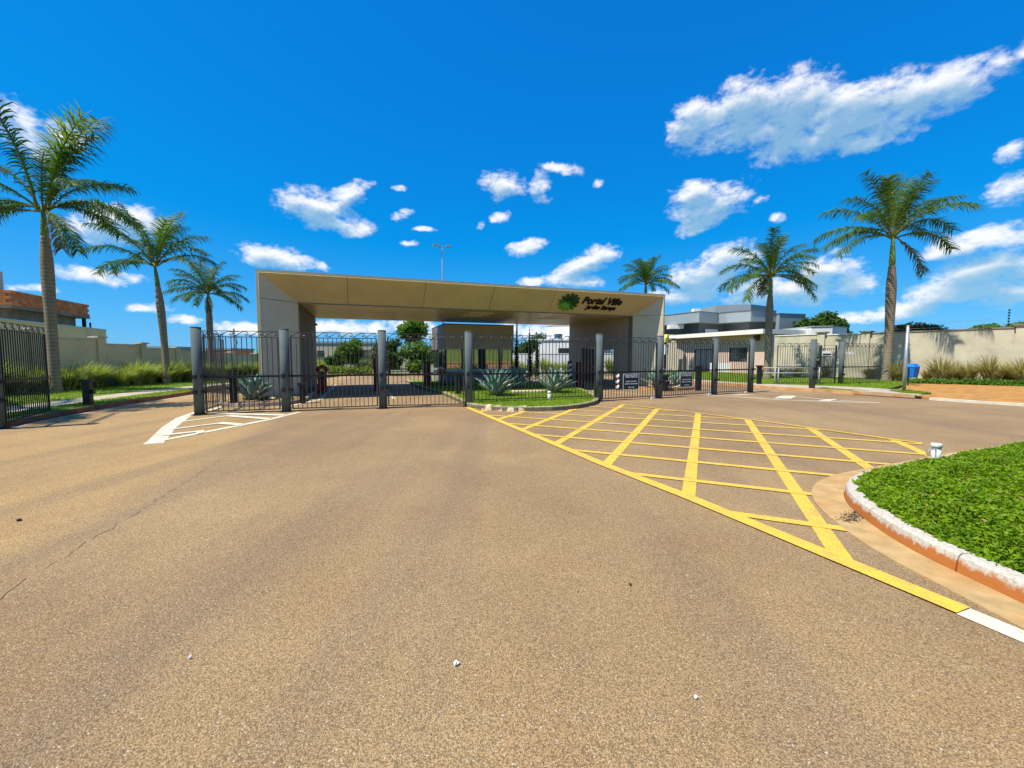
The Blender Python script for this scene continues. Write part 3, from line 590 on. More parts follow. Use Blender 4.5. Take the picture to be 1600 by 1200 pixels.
for _i in range(0, len(IS) - 1):
    for _k in range(3):
        _t = _g.random(); _p = np.array(IS[_i]) * (1 - _t) + np.array(IS[_i + 1]) * _t; _q = np.array(inner[_i]) * (1 - _t) + np.array(inner[_i + 1]) * _t
        _b = _q + (_p - _q) * _g.uniform(-.3, .16); _c.append((_b[0], _b[1], .165, _g.uniform(.02, .055), .5))
stuff(link('creeping_shoots', leafcloud('creeping_shoots', _c, 2600, .022, 'cover', 78)))
# longer stray blades over the kerb
def blades(name, pts, z, hmin, hmax, lean, w, m, seed=1):
    rg = np.random.default_rng(seed); n = len(pts); az = rg.uniform(0, 6.283, n); h = rg.uniform(hmin, hmax, n); l = rg.uniform(0, lean, n) * h
    b = np.column_stack([pts, np.broadcast_to(z, n)]); s = np.stack([-np.sin(az), np.cos(az), np.zeros(n)], 1) * w * .5
    tip = b + np.stack([np.cos(az) * l, np.sin(az) * l, h], 1)
    v = np.stack([b - s, b + s, tip], 1).reshape(-1, 3)
    return npmesh(name, v, np.arange(n * 3).reshape(n, 3), m)
rg0 = np.random.default_rng(9)
q = rg0.uniform((3.35, 2.2), (5, 5.6), (2600, 2)); q = q[inpoly(q, inner + [(14, 1)])]; q = q[polydist(q, inner) < .1]
stuff(link('stray_grass', blades('stray_grass', q, .13, .05, .14, 1.4, .008, 'blade', 3)))
rgd = np.random.default_rng(31)
_n = 260; _t = rgd.random(_n); _p = np.stack([3.22 + .34 * _t + rgd.normal(0, .03, _n), 3.95 + .2 * _t + rgd.normal(0, .035, _n)], 1)
stuff(link('dry_debris', blades('dry_debris', _p, .012, .006, .02, 2.5, .012, 'leaf', 32)))
q = rg0.uniform((3.35, 1.5), (12, 7.3), (1500, 2)); q = q[inpoly(q, inner + [(14, 1)])]
stuff(link('stray_grass', blades('stray_grass', q, .14, .12, .24, 1.1, .009, 'blade', 13)))
def scatter(poly, n, seed):
    g = np.random.default_rng(seed); a = np.array(poly); p = g.uniform(a.min(0), a.max(0), (n, 2)); return p[inpoly(p, [tuple(k) for k in a])]
vl = [p for p in KL if 5 < p[1] < 38]
def band(d0, d1, line): return offset(line, d0) + offset(line, d1)[::-1]
stuff(link('lawn_grass', blades('lawn_grass', scatter(band(.18, 1.28, vl), 60000, 5), .115, .03, .07, .8, .016, 'blade', 5)))
stuff(link('lawn_grass', blades('lawn_grass', scatter(band(2.55, 7, vl), 60000, 6), .115, .03, .08, .8, .02, 'blade', 6)))
stuff(link('lawn_grass', blades('lawn_grass', scatter(RLAWN, 110000, 7), .115, .03, .08, .8, .02, 'blade', 7)))
stuff(link('lawn_grass', blades('lawn_grass', np.concatenate([scatter([(14.25, 19.35), (15.15, 17.75), (15.55, 18.0), (14.65, 19.6)], 2500, 8), scatter([(15.9, 16.55), (17.3, 17.1), (17.5, 18.3), (16.6, 18.25)], 5000, 9)]), .13, .03, .06, .8, .018, 'blade', 8)))

# ------------------------------------------------------------------ central island with the booth
CI = [W(6.3, 11.0), W(6.35, 4.0), (-3.12, 18.38), (-1.66, 14.5), (-1.3, 13.35), (-.75, 12.75), (0, 12.38), (1.15, 12.45), (2.0, 13.05), (2.72, 14.1), (3.0, 15.2), (3.15, 17), (3.1, 19.5), (2.6, 21.7), W(12.5, 6), W(12.5, 11)]
CIs = smooth_line(CI, 3)
cik = structure('centre_island_kerb', ribbon(CIs, 0, -.15, -.02, .13), 'concrete')
mb = MB(); mb.prism(offset(CIs, -.15), -.02, .11); structure('centre_lawn', mb, 'lawn')
cp = scatter(offset(CIs, -.16), 130000, 11); cp = cp[cp[:, 1] < 21.5]
stuff(link('lawn_grass', blades('lawn_grass', cp, .11, .03, .075, .8, .016, 'blade', 11)))
er = random.Random(8)                            # loose edging stones along the kerb
def edging(line, step, m, n):
    d = 0; k = 0
    for i in range(len(line) - 1):
        p, q = Vector(line[i]), Vector(line[i + 1])
        while d < (q - p).length and k < n:
            c = p + (q - p).normalized() * d; s = MB(); hx = er.uniform(.1, .17); hy = er.uniform(.06, .09); hz = er.uniform(.12, .17)
            s.box(-hx, hx, -hy, hy, 0, hz); s.v = [(x * (1 - .25 * (z > 0)) + er.uniform(-.015, .015), y * (1 - .3 * (z > 0)) + er.uniform(-.015, .015), z + er.uniform(-.02, .02) * (z > 0)) for x, y, z in s.v]
            P('edging_stone', s, m, cik, loc=(c.x, c.y, 0.0), rz=math.atan2(q.y - p.y, q.x - p.x) + er.uniform(-.15, .15)); d += step * er.uniform(.85, 1.3); k += 1
        d -= (q - p).length
edging([(-3.0, 18.1), (-1.75, 14.6)], .38, 'clayedge', 10)
edging([(-1.15, 13.05), (-.75, 12.62), (0, 12.24), (.6, 12.28)], .33, 'stone', 8)
# beds round the portal legs
BL = smooth_line([W(1.35, 8), W(1.45, .6), W(1.3, -.9), W(.6, -1.6), W(-.5, -1.5), W(-1.0, -.4), W(-1.0, 8)], 3)
structure('bed_kerb', ribbon(BL, 0, .10, -.02, .12), 'concrete'); mb = MB(); mb.prism(BL, -.02, .13); bedL = structure('planting_bed', mb, 'mulch')
BR = smooth_line([W(16.45, 8), W(16.4, .5), W(16.6, -.7), W(17.6, -1.1), W(19.0, -.6), W(19.4, 1), W(18.6, 8)], 3)
structure('bed_kerb', ribbon(BR, 0, -.10, -.02, .12), 'orangekerb'); mb = MB(); mb.prism(BR, -.02, .13); bedR = structure('planting_bed', mb, 'mulch')

# ------------------------------------------------------------------ the portal
def portal():
    t = thing('entrance_portal', 'wide beige entrance portal with splayed mouth, flower emblem and black lettering', 'gateway', (OX, OY, 0), TH)
    Wd, Ht, e, w, zi, D = 17.73, 4.68, .07, 1.16, 3.73, 8.0
    c = MB()                                     # structural core behind the cladding (12 mm clear of it)
    g = .02
    c.prism([(.01, g + .01), (e, g + .01), (w - .02, 1.0 + g), (w - .02, D - .02), (.01, D - .02)], .14, zi + .03)
    c.prism([(Wd - .01, g + .01), (Wd - e, g + .01), (Wd - w + .02, 1.0 + g), (Wd - w + .2, 1.0 + g), (Wd - w + .2, 1.4), (Wd - .02, 1.4)], .14, zi + .03)
    c.add([(e, g, Ht - .02), (Wd - e, g, Ht - .02), (e, g, Ht - e), (Wd - e, g, Ht - e), (w, 1.02, zi + .032), (Wd - w, 1.02, zi + .032), (.02, D - .02, zi + .032), (Wd - .02, D - .02, zi + .032), (.02, D - .02, Ht - .02), (Wd - .02, D - .02, Ht - .02), (.02, g, Ht - .02), (Wd - .02, g, Ht - .02)],
          [(2, 3, 1, 0), (2, 4, 5, 3), (4, 6, 7, 5), (6, 8, 9, 7), (8, 10, 11, 9), (0, 10, 8, 6, 4, 2), (1, 3, 5, 7, 9, 11)])
    P('core', c, 'cladcore', t)
    # front edge strip (outer frame, 70 mm)
    f = MB(); f.box(0, e, 0, .02, .14, Ht - e); P('edge_trim', f, 'clad', t)
    f = MB(); f.box(Wd - e, Wd, 0, .02, .14, Ht - e); P('edge_trim', f, 'clad', t)
    f = MB(); f.box(0, Wd, 0, .02, Ht - e, Ht); P('edge_trim', f, 'clad', t)
    # cladding of the splays, one panel per plate with open joints
    def plate(pts, n, nm='splay_panel', mm='clad'): m = MB(); m.slab(pts, n, .012); return P(nm, m, mm, t)
    j = .009
    nz = (0, -(Ht - e - zi), -1.0); xs = [0, 3.0, 5.96, 8.87, 11.78, 14.75, 17.73]
    def fp(a, s): # a along, s 0 front..1 back on the beam splay, clipped by the mitre
        lo = e + (w - e) * s; return (min(max(a, lo), Wd - lo), s * 1.0 + .0, Ht - e + (zi - Ht + e) * s)
    for i in range(6):
        x0, x1 = xs[i] + j, xs[i + 1] - j
        if i == 0: q = [fp(0, 0), fp(x1, 0), fp(x1, 1), fp(0, 1)]
        elif i == 5: q = [fp(x0, 0), fp(Wd, 0), fp(Wd, 1), fp(x0, 1)]
        else: q = [fp(x0, 0), fp(x1, 0), fp(x1, 1), fp(x0, 1)]
        plate(q, nz)
    zs = 3.70                                    # joint height on the legs
    for s in (0, 1):
        X = lambda x: x if s == 0 else Wd - x
        n = (1.0 if s == 0 else -1.0, -(w - e), 0)
        xm = e + (w - e) * (Ht - e - zs) / (Ht - e - zi); xm = min(xm, w)
        plate([(X(e), 0, .14), (X(w), 1, .14), (X(w), 1, zs - j), (X(e), 0, zs - j)], n, mm='clad_skylit')
        plate([(X(e), 0, zs + j), (X(w), 1, zs + j), (X(w), 1, zi), (X(e), 0, Ht - e)], n, mm='clad_skylit')
    # outer sides, roof and back
    f = MB(); f.box(-.012, .0, .02, D, .0, Ht - .03); P('side_cladding', f, 'clad', t)
    f = MB()
    for b0, b1, z0, z1 in ((.02, 2.6, 0, Ht - .03), (2.6, 7.2, 2.5, Ht - .03), (7.2, D, 0, Ht - .03)): f.box(Wd, Wd + .012, b0, b1, z0, z1)
    P('side_cladding', f, 'clad', t)
    f = MB(); f.box(-.02, Wd + .02, .0, D + .02, Ht, Ht + .035); P('roof_sheet', f, 'galv', t)
    f = MB(); f.box(0, Wd, D, D + .012, zi + .04, Ht - .01); P('rear_cladding', f, 'clad', t)
    # soffit planks
    n = 11
    for i in range(n):
        b0, b1 = 1.06 + (D - 1.1) * i / n, 1.06 + (D - 1.1) * (i + 1) / n
        m = MB(); m.box(w + .02, Wd - w - .02, b0 + .006, b1 - .006, zi - .02, zi + .028); P('soffit_plank', m, 'soffit', t)
    for a in (4.4, 8.9, 13.2):
        for k in range(3):
            m = MB(); m.box(a - .55, a + .55, 2.2 + k * .8, 2.42 + k * .8, zi - .045, zi - .022); P('soffit_lamp', m, 'lampw', t)
    f = MB(); f.box(w, Wd - w, 1.0, 1.05, zi - .06, zi + .02); P('soffit_lip', f, 'cladcore', t)
    # inner walls
    f = MB(); f.box(w - .02, w, 1.0, 1.35, .02, zi - .03); P('jamb', f, 'clad', t)
    f = MB()
    for b0, b1, z0, z1 in ((1.35, 4.6, .02, zi), (4.6, 5.45, 2.0, zi), (5.45, D, .02, zi)): f.box(w - .14, w - .03, b0, b1, z0, z1)
    P('inner_wall', f, 'wallin', t)
    d = MB(); d.box(w - .10, w - .07, 4.62, 5.43, .02, 1.99); dd = P('door', d, 'dark', t); h = MB(); h.box(w - .07, w - .03, 4.72, 4.76, .95, 1.1); P('handle', h, 'galv', dd)
    x0 = Wd - w
    f = MB()
    for b0, b1, z0, z1 in ((1.35, 2.75, .02, zi), (2.75, 3.85, 2.02, zi), (3.85, 4.8, .02, zi), (4.8, 6.4, 2.15, zi), (6.4, D, .02, zi)): f.box(x0 + .03, x0 + .14, b0, b1, z0, z1)
    P('inner_wall', f, 'wallin', t)
    f = MB(); f.box(x0, x0 + .02, 1.0, 1.35, .02, zi - .03); P('jamb', f, 'cladcore', t)
    d = MB(); d.box(x0 + .07, x0 + .10, 4.82, 5.58, .02, 2.13); dd = P('door', d, 'dark', t)
    h = MB(); h.box(x0 + .02, x0 + .07, 4.92, 4.96, .95, 1.15); P('handle', h, 'galv', dd)
    d = MB(); d.box(x0 + .07, x0 + .10, 5.62, 6.38, .02, 2.13); P('door', d, 'dark', t)
    f = MB(); f.box(x0 + .14, Wd, D - .15, D - .01, .02, zi); P('rear_wall', f, 'wallin', t)
    f = MB(); f.box(x0 + .03, x0 + .14, 6.45, 7.9, .02, .9); f.v = [(x - .012, y, z) for x, y, z in f.v]; P('dado', f, 'boothlow', t)
    # lettering and emblem on the beam splay: a plane tilted with it
    s0 = Vector((0, 0, Ht - e)); s1 = Vector((0, 1, zi)); up = (s0 - s1).normalized(); nn = up.cross(Vector((1, 0, 0))).normalized()
    nn = -nn if nn.y > 0 else nn
    def sp(a, s, off=.03): return Vector((a, 0, 0)) + s1 + up * s + nn * off
    rot = Matrix((Vector((1, 0, 0)), up, nn)).transposed().to_4x4()
    def text(nm, s, size, a, h, ext=.02, boldoff=.012, width=None, off=.03, m='letter', shear=.18):
        cu = bpy.data.curves.new(nm, 'FONT'); cu.body = s; cu.size = size; cu.extrude = ext; cu.offset = boldoff; cu.shear = shear; cu.resolution_u = 3
        to = bpy.data.objects.new('tmp', cu); C.objects.link(to); dg = bpy.context.evaluated_depsgraph_get(); me = bpy.data.meshes.new_from_object(to.evaluated_get(dg)); bpy.data.objects.remove(to)
        me.materials.clear(); me.materials.append(M[m])
        xs_ = [v.co.x for v in me.vertices]; k = (width / (max(xs_) - min(xs_))) if width else 1
        o = link(nm, me, t); o.matrix_local = Matrix.Translation(sp(a, h, off)) @ rot @ Matrix.Diagonal((k, 1, 1, 1)); return o
    text('sign_lettering', 'Portal Ville', .56, 13.30, .66, width=2.15, boldoff=.02)
    text('sign_lettering', 'Jardim Europa', .34, 13.66, .33, width=1.68, boldoff=.012)
    hub = MB(); hub.lathe([(.09, -.01), (.09, .02)], 12); hb = link('flower_emblem', hub.mesh('flower_emblem', 'leafm'), t); hb.matrix_local = Matrix.Translation(sp(12.62, .68, .03)) @ rot
    for k in range(13):
        an = 2 * math.pi * k / 13 + .1
        m = MB(); L_ = .57
        m.add([(.06, 0, 0), (.26, .085, .03), (.5, .07, .035), (L_, 0, .01), (.5, -.07, .035), (.26, -.085, .03), (.3, 0, .06)], [(0, 1, 6), (1, 2, 6), (2, 3, 6), (3, 4, 6), (4, 5, 6), (5, 0, 6)])
        low = -math.sin(an) - .55 * math.cos(an)
        o = link('petal', m.mesh('petal', 'leafl' if low > .75 else ('leafm' if low > .1 else 'leafd')), hb); o.rotation_euler = (0, 0, an)
    cm = MB(); cm.box(0, .1, 0, .22, 0, .09); P('camera_dome', cm, 'black', t, loc=(w + .0, 7.5, 3.3))
portal()

# ------------------------------------------------------------------ guard booth
def booth():
    x, y = W(7.8, 6.0)
    t = thing('guard_booth', 'flat roofed guard booth with dark wrap-around windows on the centre island', 'guard booth', (x, y, 0), TH)
    Wd, D, Ht = 4.1, 4.3, 3.42
    m = MB(); m.box(.0, Wd, 0, D, 2.06, Ht); P('fascia', m, 'booth', t)
    m = MB(); m.box(-.02, Wd + .02, -.02, D + .02, Ht, Ht + .05); P('roof_trim', m, 'dark', t)
    m = MB(); m.box(-.012, 0, .0, D, 2.06, Ht - .01); P('side_fascia', m, 'boothside', t)
    m = MB(); m.box(.06, Wd - .06, .06, D - .06, 0, .78); P('base_wall', m, 'boothlow', t)
    m = MB(); m.box(-.06, Wd + .06, -.06, D + .06, .78, .90); P('sill', m, 'galv', t)
    edges = [0, 1.05, 2.08, 2.32, 3.2, 4.1]
    for x0, x1 in ((.08, 1.0), (1.0, 2.0), (2.35, 3.2), (3.2, 4.02)):
        m = MB(); m.box(x0 + .02, x1 - .02, .08, .10, .9, 2.06); P('window', m, 'glass', t)
    for y0, y1 in ((.12, 1.4), (1.4, 2.8), (2.8, 4.2)):
        m = MB(); m.box(.08, .10, y0 + .02, y1 - .02, .9, 2.06); P('window', m, 'glassd', t)
    for x0 in (.03, .97, 1.98, 2.16, 3.17, 3.98):
        m = MB(); m.box(x0, x0 + (.18 if x0 in (1.98, 2.16) else .08), .06, .12, .9, 2.06); P('mullion', m, 'dark', t)
    for y0 in (1.37, 2.77, 4.15):
        m = MB(); m.box(.06, .12, y0, y0 + .07, .9, 2.06); P('mullion', m, 'dark', t)
    m = MB(); m.box(.3, Wd - .1, 2.2, 2.3, .9, 2.06); P('back_panel', m, 'void', t)
    return t
booth()

# ------------------------------------------------------------------ gates
GX = 'round steel gate posts in a row'
def post(x, y, label, h=2.42, r=.125, hinge=-1):
    t = thing('gate_post', label, 'gate post', (x, y, 0), 0, GX)
    m = MB(); m.lathe([(r, 0), (r, h - .02)], 24); P('shaft', m, 'post', t, True)
    m = MB(); m.lathe([(r + .004, h - .02), (r + .004, h), (r * .8, h + .012)], 24); P('cap', m, 'post', t)
    m = MB(); m.lathe([(r + .09, 0), (r + .09, .012)], 20); P('base_plate', m, 'dark', t)
    for z in (.58, 1.0):
        m = MB(); m.box(-.05, .05, -.16, -.08, z, z + .11); m.box(.07, .2, -.06, .06, z + .02, z + .09); P('hinge', m, 'black', t)
    return t
PT = [(-8.69, 11.5), (-6.64, 12.18), (-4.03, 12.95), (-1.4, 13.46), (3.14, 15.03), (5.74, 16.21), (8.65, 17.75), (10.84, 18.88)]
PL = ['grey gate post at the far left end, beside the open exit gate', 'grey gate post in front of the portal left leg', 'grey gate post dividing the two entry lanes', 'grey gate post at the left corner of the centre island lawn',
      'grey gate post at the right end of the centre island lawn', 'grey gate post between the VISITANTE sign and the MORADOR sign', 'grey gate post just right of the MORADOR sign', 'last grey gate post on the road, beside the low pipe rail']
for (x, y), l in zip(PT, PL): post(x, y, l)
post(14.2, 19.65, 'grey gate post on the kerb left of the pedestrian gate', 2.42)
post(18.28, 23.1, 'grey gate post on the lawn right of the pedestrian gate', 2.48)
post(-11.42, 9.15, 'gate post at the left picture edge, half out of view', 2.6)

_bars = {}
def scroll_mesh():
    p = [(.055, .05), (.04, .02), (.012, .012), (-.012, .03), (-.005, .05), (.03, .06)]
    p2 = [(.0, .014), (.06, .045), (.13, .095), (.2, .135), (.255, .147), (.305, .135), (.333, .10), (.33, .06), (.305, .038), (.275, .045), (.265, .07), (.285, .085)]
    m = MB(); m.tube([(x, 0, z) for x, z in p], .011, 4); m.tube([(x, 0, z) for x, z in p2], .0125, 4); return m.mesh('scroll', 'bar')
SCROLL = scroll_mesh()
def barmesh(h, m='bar'):
    k = (round(h, 2), m)
    if k not in _bars: b = MB(); b.box(-.009, .009, -.009, .009, 0, h); _bars[k] = b.mesh('bar', m)
    return _bars[k]
def panel(name, label, cat, p0, p1, z0=.07, zt=2.17, group='barred gate panels', gap=.15, sc=True, m='bar', wheel=False, step=.125, lock=False):
    p0, p1 = Vector(p0), Vector(p1); d = (p1 - p0).normalized(); p0 = p0 + d * gap; p1 = p1 - d * gap; L_ = (p1 - p0).length
    t = thing(name, label, cat, (p0.x, p0.y, 0), math.atan2(d.y, d.x), group)
    for z, h, nm, w in ((z0, .03, 'bottom_rail', .02), (1.02, .055, 'middle_rail', .026), (zt - .012, .022, 'upper_rail', .014), (zt + .155, .016, 'top_rail', .010)):
        b = MB(); b.box(0, L_, -w, w, z, z + h); P(nm, b, 'black' if nm == 'middle_rail' else m, t)
    for x in (0, L_ - .04):
        b = MB(); b.box(x, x + .04, -.018, .018, z0 + .03, zt - .014); P('stile', b, m, t)
    n = max(2, round((L_ - .08) / step)); me = barmesh(zt - z0 - .045, m)
    for i in range(1, n): link('bar', me, t, (.04 + (L_ - .08) * i / n, 0, z0 + .031))
    if sc:
        k = max(2, round(L_ / .36)); s = L_ / k / .36
        for i in range(k):
            o = link('scroll', SCROLL, t, (i * L_ / k + .02, 0, zt + .008)); o.scale = (s * .97, 1, 1)
    if wheel:
        b = MB(); b.box(L_ - .28, L_ - .12, -.07, .07, .0, .07); P('wheel_guard', b, 'pvc', t)
    if lock:
        b = MB(); b.box(.02, .22, -.08, -.03, .9, 1.22); P('lock_box', b, 'black', t)
    return t
GP = 'barred gate panels in the main line'
panel('barred_gate', 'barred gate panel in front of the left agave bed and portal left leg', 'gate', PT[0], PT[1], group=GP)
panel('barred_gate', 'barred gate leaf across the left entry lane, dark road behind it', 'gate', PT[1], PT[2], group=GP)
panel('barred_gate', 'barred gate leaf between the lane divider post and the centre lawn', 'gate', PT[2], PT[3], group=GP)
panel('barred_fence', 'long barred fence panel standing over the centre lawn and its agaves', 'fence', PT[3], PT[4], .19, group=GP)
gv = panel('barred_gate', 'barred gate leaf carrying the VISITANTE sign', 'gate', PT[4], PT[5], group=GP, wheel=True)
gm = panel('barred_gate', 'barred gate leaf carrying the MORADOR sign', 'gate', PT[5], PT[6], group=GP, wheel=True)
panel('barred_gate', 'barred gate leaf at the right end with a white guard at its foot', 'gate', PT[6], PT[7], group=GP, wheel=True)
panel('barred_gate', 'open exit gate leaf swung back behind the far left post', 'gate', (-8.78, 11.62), (-9.45, 13.75), .08, group='open exit gate leaves', lock=True)
panel('barred_gate', 'black open gate leaf at the left picture edge on the grass verge', 'gate', (-11.36, 9.25), (-12.62, 11.3), .13, 2.22, group='open exit gate leaves', m='black', gap=.02, step=.115)
FL = (14.8, 23.3); FP = (18.28, 23.1)
panel('barred_fence', 'barred fence panel behind the low pipe rail, left of the pedestrian gate', 'fence', FL, (17.1, 23.17), .15, 2.2, group='barred side panels', gap=.02)
panel('barred_fence', 'barred fence panel right of the pedestrian gate, ending at the tall right palm', 'fence', FP, (21.6, 24.3), .13, 2.2, group='barred side panels', gap=.15)
pg = panel('pedestrian_gate', 'barred pedestrian gate with a small white notice plate', 'gate', (17.12, 23.17), (17.98, 23.12), .14, 2.08, group=None, gap=.02, sc=False, step=.11)
b = MB(); b.box(.06, .55, -.045, -.03, 1.68, 1.94); npl = P('notice_plate', b, 'signw', pg); b = MB(); b.box(.09, .52, -.05, -.045, 1.71, 1.80); P('notice_band', b, 'dark', npl)
for x in (-.02, .79):
    b = MB(); b.box(x, x + .06, -.035, .035, .1, 2.25); P('frame_post', b, 'dark', pg)
t = thing('intercom_box', 'black intercom box on a thin stand by the pedestrian gate', 'intercom', (16.25, 22.3, .11), R(10))
b = MB(); b.box(-.16, .16, -.12, -.04, 1.05, 1.5); P('housing', b, 'black', t)
b = MB(); b.box(-.03, .03, -.10, -.05, 0, 1.05); P('stand', b, 'dark', t)
b = MB(); b.box(-.1, .1, -.13, -.12, 1.3, 1.42); P('screen', b, 'glass', t)
t = thing('security_camera', 'small white security camera beside the right pedestrian post', 'camera', (18.45, 23.0, 1.78), R(10))
b = MB(); b.box(0, .22, -.02, .02, .06, .09); P('bracket', b, 'signw', t); b = MB(); b.box(.16, .46, -.06, .06, -.02, .09); P('camera_body', b, 'signw', t)

# signs on the gates
def signboard(leaf, x, label, head, w=.74, h=.60):
    mw = leaf.matrix_basis
    p = mw @ Vector((x, -.035, .98 - h)); t = thing('gate_sign', label, 'sign', tuple(p), leaf.rotation_euler[2])
    pl = [(.03, 0), (w - .03, 0), (w, .03), (w, h - .03), (w - .03, h), (.03, h), (0, h - .03), (0, .03)]
    b = MB(); b.slab([(a, 0, z) for a, z in pl], (0, -1, 0), .008); P('border', b, 'signw', t)
    i_ = .022; b = MB(); b.slab([(i_ + a * (w - 2 * i_) / w, -.009, i_ + z * (h - 2 * i_) / h) for a, z in pl], (0, -1, 0), .003); P('board', b, 'signb', t)
    b = MB(); b.box(.04, w - .04, -.0145, -.0125, .04, .15); P('green_band', b, 'signg', t)
    def tx(s, size, z, width, off=.002):
        cu = bpy.data.curves.new('text', 'FONT'); cu.body = s; cu.size = size; cu.extrude = .001; cu.offset = off; cu.align_x = 'CENTER'; cu.resolution_u = 2
        to = bpy.data.objects.new('tmp', cu); C.objects.link(to); dg = bpy.context.evaluated_depsgraph_get(); me = bpy.data.meshes.new_from_object(to.evaluated_get(dg)); bpy.data.objects.remove(to)
        me.materials.clear(); me.materials.append(M['signw']); xs = [v.co.x for v in me.vertices]; k = width / (max(xs) - min(xs))
        o = link('lettering', me, t, (w / 2, -.0165, z)); o.rotation_euler = (math.pi / 2, 0, 0); o.scale = (k, 1, 1)
    tx(head, .155, h - .15, w * .80, .005); tx('ABAIXE OS FARÓIS', .062, h - .31, w * .68); tx('ACENDA A LUZ INTERNA', .062, h - .40, w * .82)
    b = MB(); b.box(w * .3, w * .3 + .13, -.017, -.0145, h - .172, h - .163); b.v = [(p_[0] * 1, p_[1], p_[2]) for p_ in b.v]
    b = MB(); b.lathe([(.028, 0), (.028, .002)], 10); o = P('emblem', b, 'signw', t); o.location = (w * .38, -.0165, .09); o.rotation_euler = (math.pi / 2, 0, 0)
    tx('Portal Ville', .055, .072, .2); t.children[-1].location.x = w * .58
    return t
signboard(gv, .92, 'black VISITANTE sign with white border on the gate', 'VISITANTE')
signboard(gm, .98, 'black MORADOR sign with white border on the gate', 'MORADOR')

# gate motor pedestals
GB = 'black gate motor pedestals'
def pedestal(x, y, label, h=.9, w=.09, arm=1):
    t = thing('gate_pedestal', label, 'bollard', (x, y, 0), TH, GB)
    b = MB(); b.box(-w, w, -w, w, 0, h); P('column', b, 'black', t)
    b = MB(); b.box(-w - .05, w + .05, -w - .04, w + .04, h, h + .09); P('cap', b, 'dark', t)
    b = MB(); b.box(w, w + .08, -.05, .05, h * .5, h * .5 + .14); P('latch', b, 'dark', t)
for x, y, z, h, l in ((-13.05, 12.75, .11, .72, 'black gate pedestal on the left grass verge by the open exit gate'), (-9.0, 13.4, 0, 1.0, 'tall black gate pedestal behind the leftmost gate panel'), (-7.25, 14.35, 0, .62, 'black pedestal beside the left bed, right of the left leg agave'),
                      (-2.15, 16.6, .11, .78, 'black pedestal on the left edge of the centre lawn'), (7.2, 19.5, 0, .68, 'black pedestal behind the post between both signs'), (8.9, 19.85, 0, 1.12, 'tall black pedestal behind the right edge of the MORADOR sign'),
                      (13.62, 22.9, .11, .95, 'black pedestal at the left end of the low pipe rail')):
    pedestal(x, y, l, h)
    bpy.data.objects[[o.name for o in C.objects if o.name.startswith('gate_pedestal')][-1]].location.z = z
# low pipe rail
t = thing('pipe_rail', 'low grey two-tube rail beside the right kerb', 'rail', (13.55, 22.9, .11))
for z in (.62, .90):
    b = MB(); b.tube([(0, 0, z), (3.35, -.1, z)], .028, 8); P('tube', b, 'rail', t, True)
for x_ in (.92, 1.1, 3.3):
    b = MB(); b.tube([(x_, -.03 * x_, -.02), (x_, -.03 * x_, .93)], .034, 8); P('upright', b, 'rail', t, True)
# barrier housings
def barrier(x, y, label, h=1.15, m='maroon'):
    t = thing('barrier_housing', label, 'barrier', (x, y, 0), TH, 'dark red barrier housings')
    b = MB(); b.box(-.17, .17, -.17, .17, 0, h); P('cabinet', b, m, t)
    b = MB(); b.box(-.19, .19, -.19, .19, h, h + .05); P('lid', b, 'dark', t)
    b = MB(); b.box(.17, .21, -.08, .08, h * .3, h * .45); P('latch_plate', b, 'dark', t)
    return t
barrier(-6.35, 19.6, 'dark red barrier housing between the two entry lanes', 1.45)
barrier(-4.35, 21.3, 'dark red barrier housing left of the guard booth', 1.35)
barrier(3.55, 21.6, 'dark red barrier housing by the right wall, behind the right agave', 1.3)
t = thing('ticket_machine', 'red ticket pillar against the portal left inner wall', 'ticket machine', W(1.75, 3.6) + (0,), TH)
b = MB(); b.prism([(-.18, -.18), (.18, -.18), (.18, .18), (-.18, .18)], .0, .95); P('pillar', b, 'red', t)
b = MB(); b.tube([(-.18, 0, .95), (-.14, 0, 1.1), (0, 0, 1.17), (.14, 0, 1.1), (.18, 0, .95)], .1, 8); P('hood', b, 'red', t, True)
b = MB(); b.box(-.1, .1, -.2, -.18, .6, .85); P('panel', b, 'black', t)
def striped(x, y, z, h, label, r=.09):
    t = thing('striped_bollard', label, 'bollard', (x, y, z), .3, 'red and white striped bollards'); n = 7
    for i in range(n):
        z0, z1 = h * i / n, h * (i + 1) / n; b = MB(); sk = .06; N = 12
        v = [(r * math.cos(6.2832 * k / N), r * math.sin(6.2832 * k / N), (z0 if i else 0) + (sk * math.cos(6.2832 * k / N) if 0 < i else 0)) for k in range(N)] + [(r * math.cos(6.2832 * k / N), r * math.sin(6.2832 * k / N), z1 + (sk * math.cos(6.2832 * k / N) if i < n - 1 else 0)) for k in range(N)]
        b.add(v, [(k, (k + 1) % N, N + (k + 1) % N, N + k) for k in range(N)] + [tuple(range(N, 2 * N))]); P('stripe', b, 'maroon' if i % 2 == 0 else 'pvc', t, True)
striped(5.15, 20.2, 0, .92, 'striped bollard on the road, left of the VISITANTE sign')
striped(3.05, 22.0, .45, .95, 'striped marker above the right agave, against the right wall', .12)
t = thing('orange_lamp', 'round orange warning light at the left corner of the booth', 'lamp', W(7.55, 5.6) + (0,), TH)
b = MB(); b.tube([(0, 0, 0), (0, 0, .62)], .04, 8); P('pole', b, 'dark', t); b = MB(); b.lathe([(.05, .6), (.2, .66), (.24, .8), (.2, .94), (.06, 1.0)], 14); P('dome', b, 'orange', t, True); b = MB(); b.lathe([(.2, .945), (.17, 1.01), (.04, 1.06)], 14); P('top', b, 'lampw', t, True)
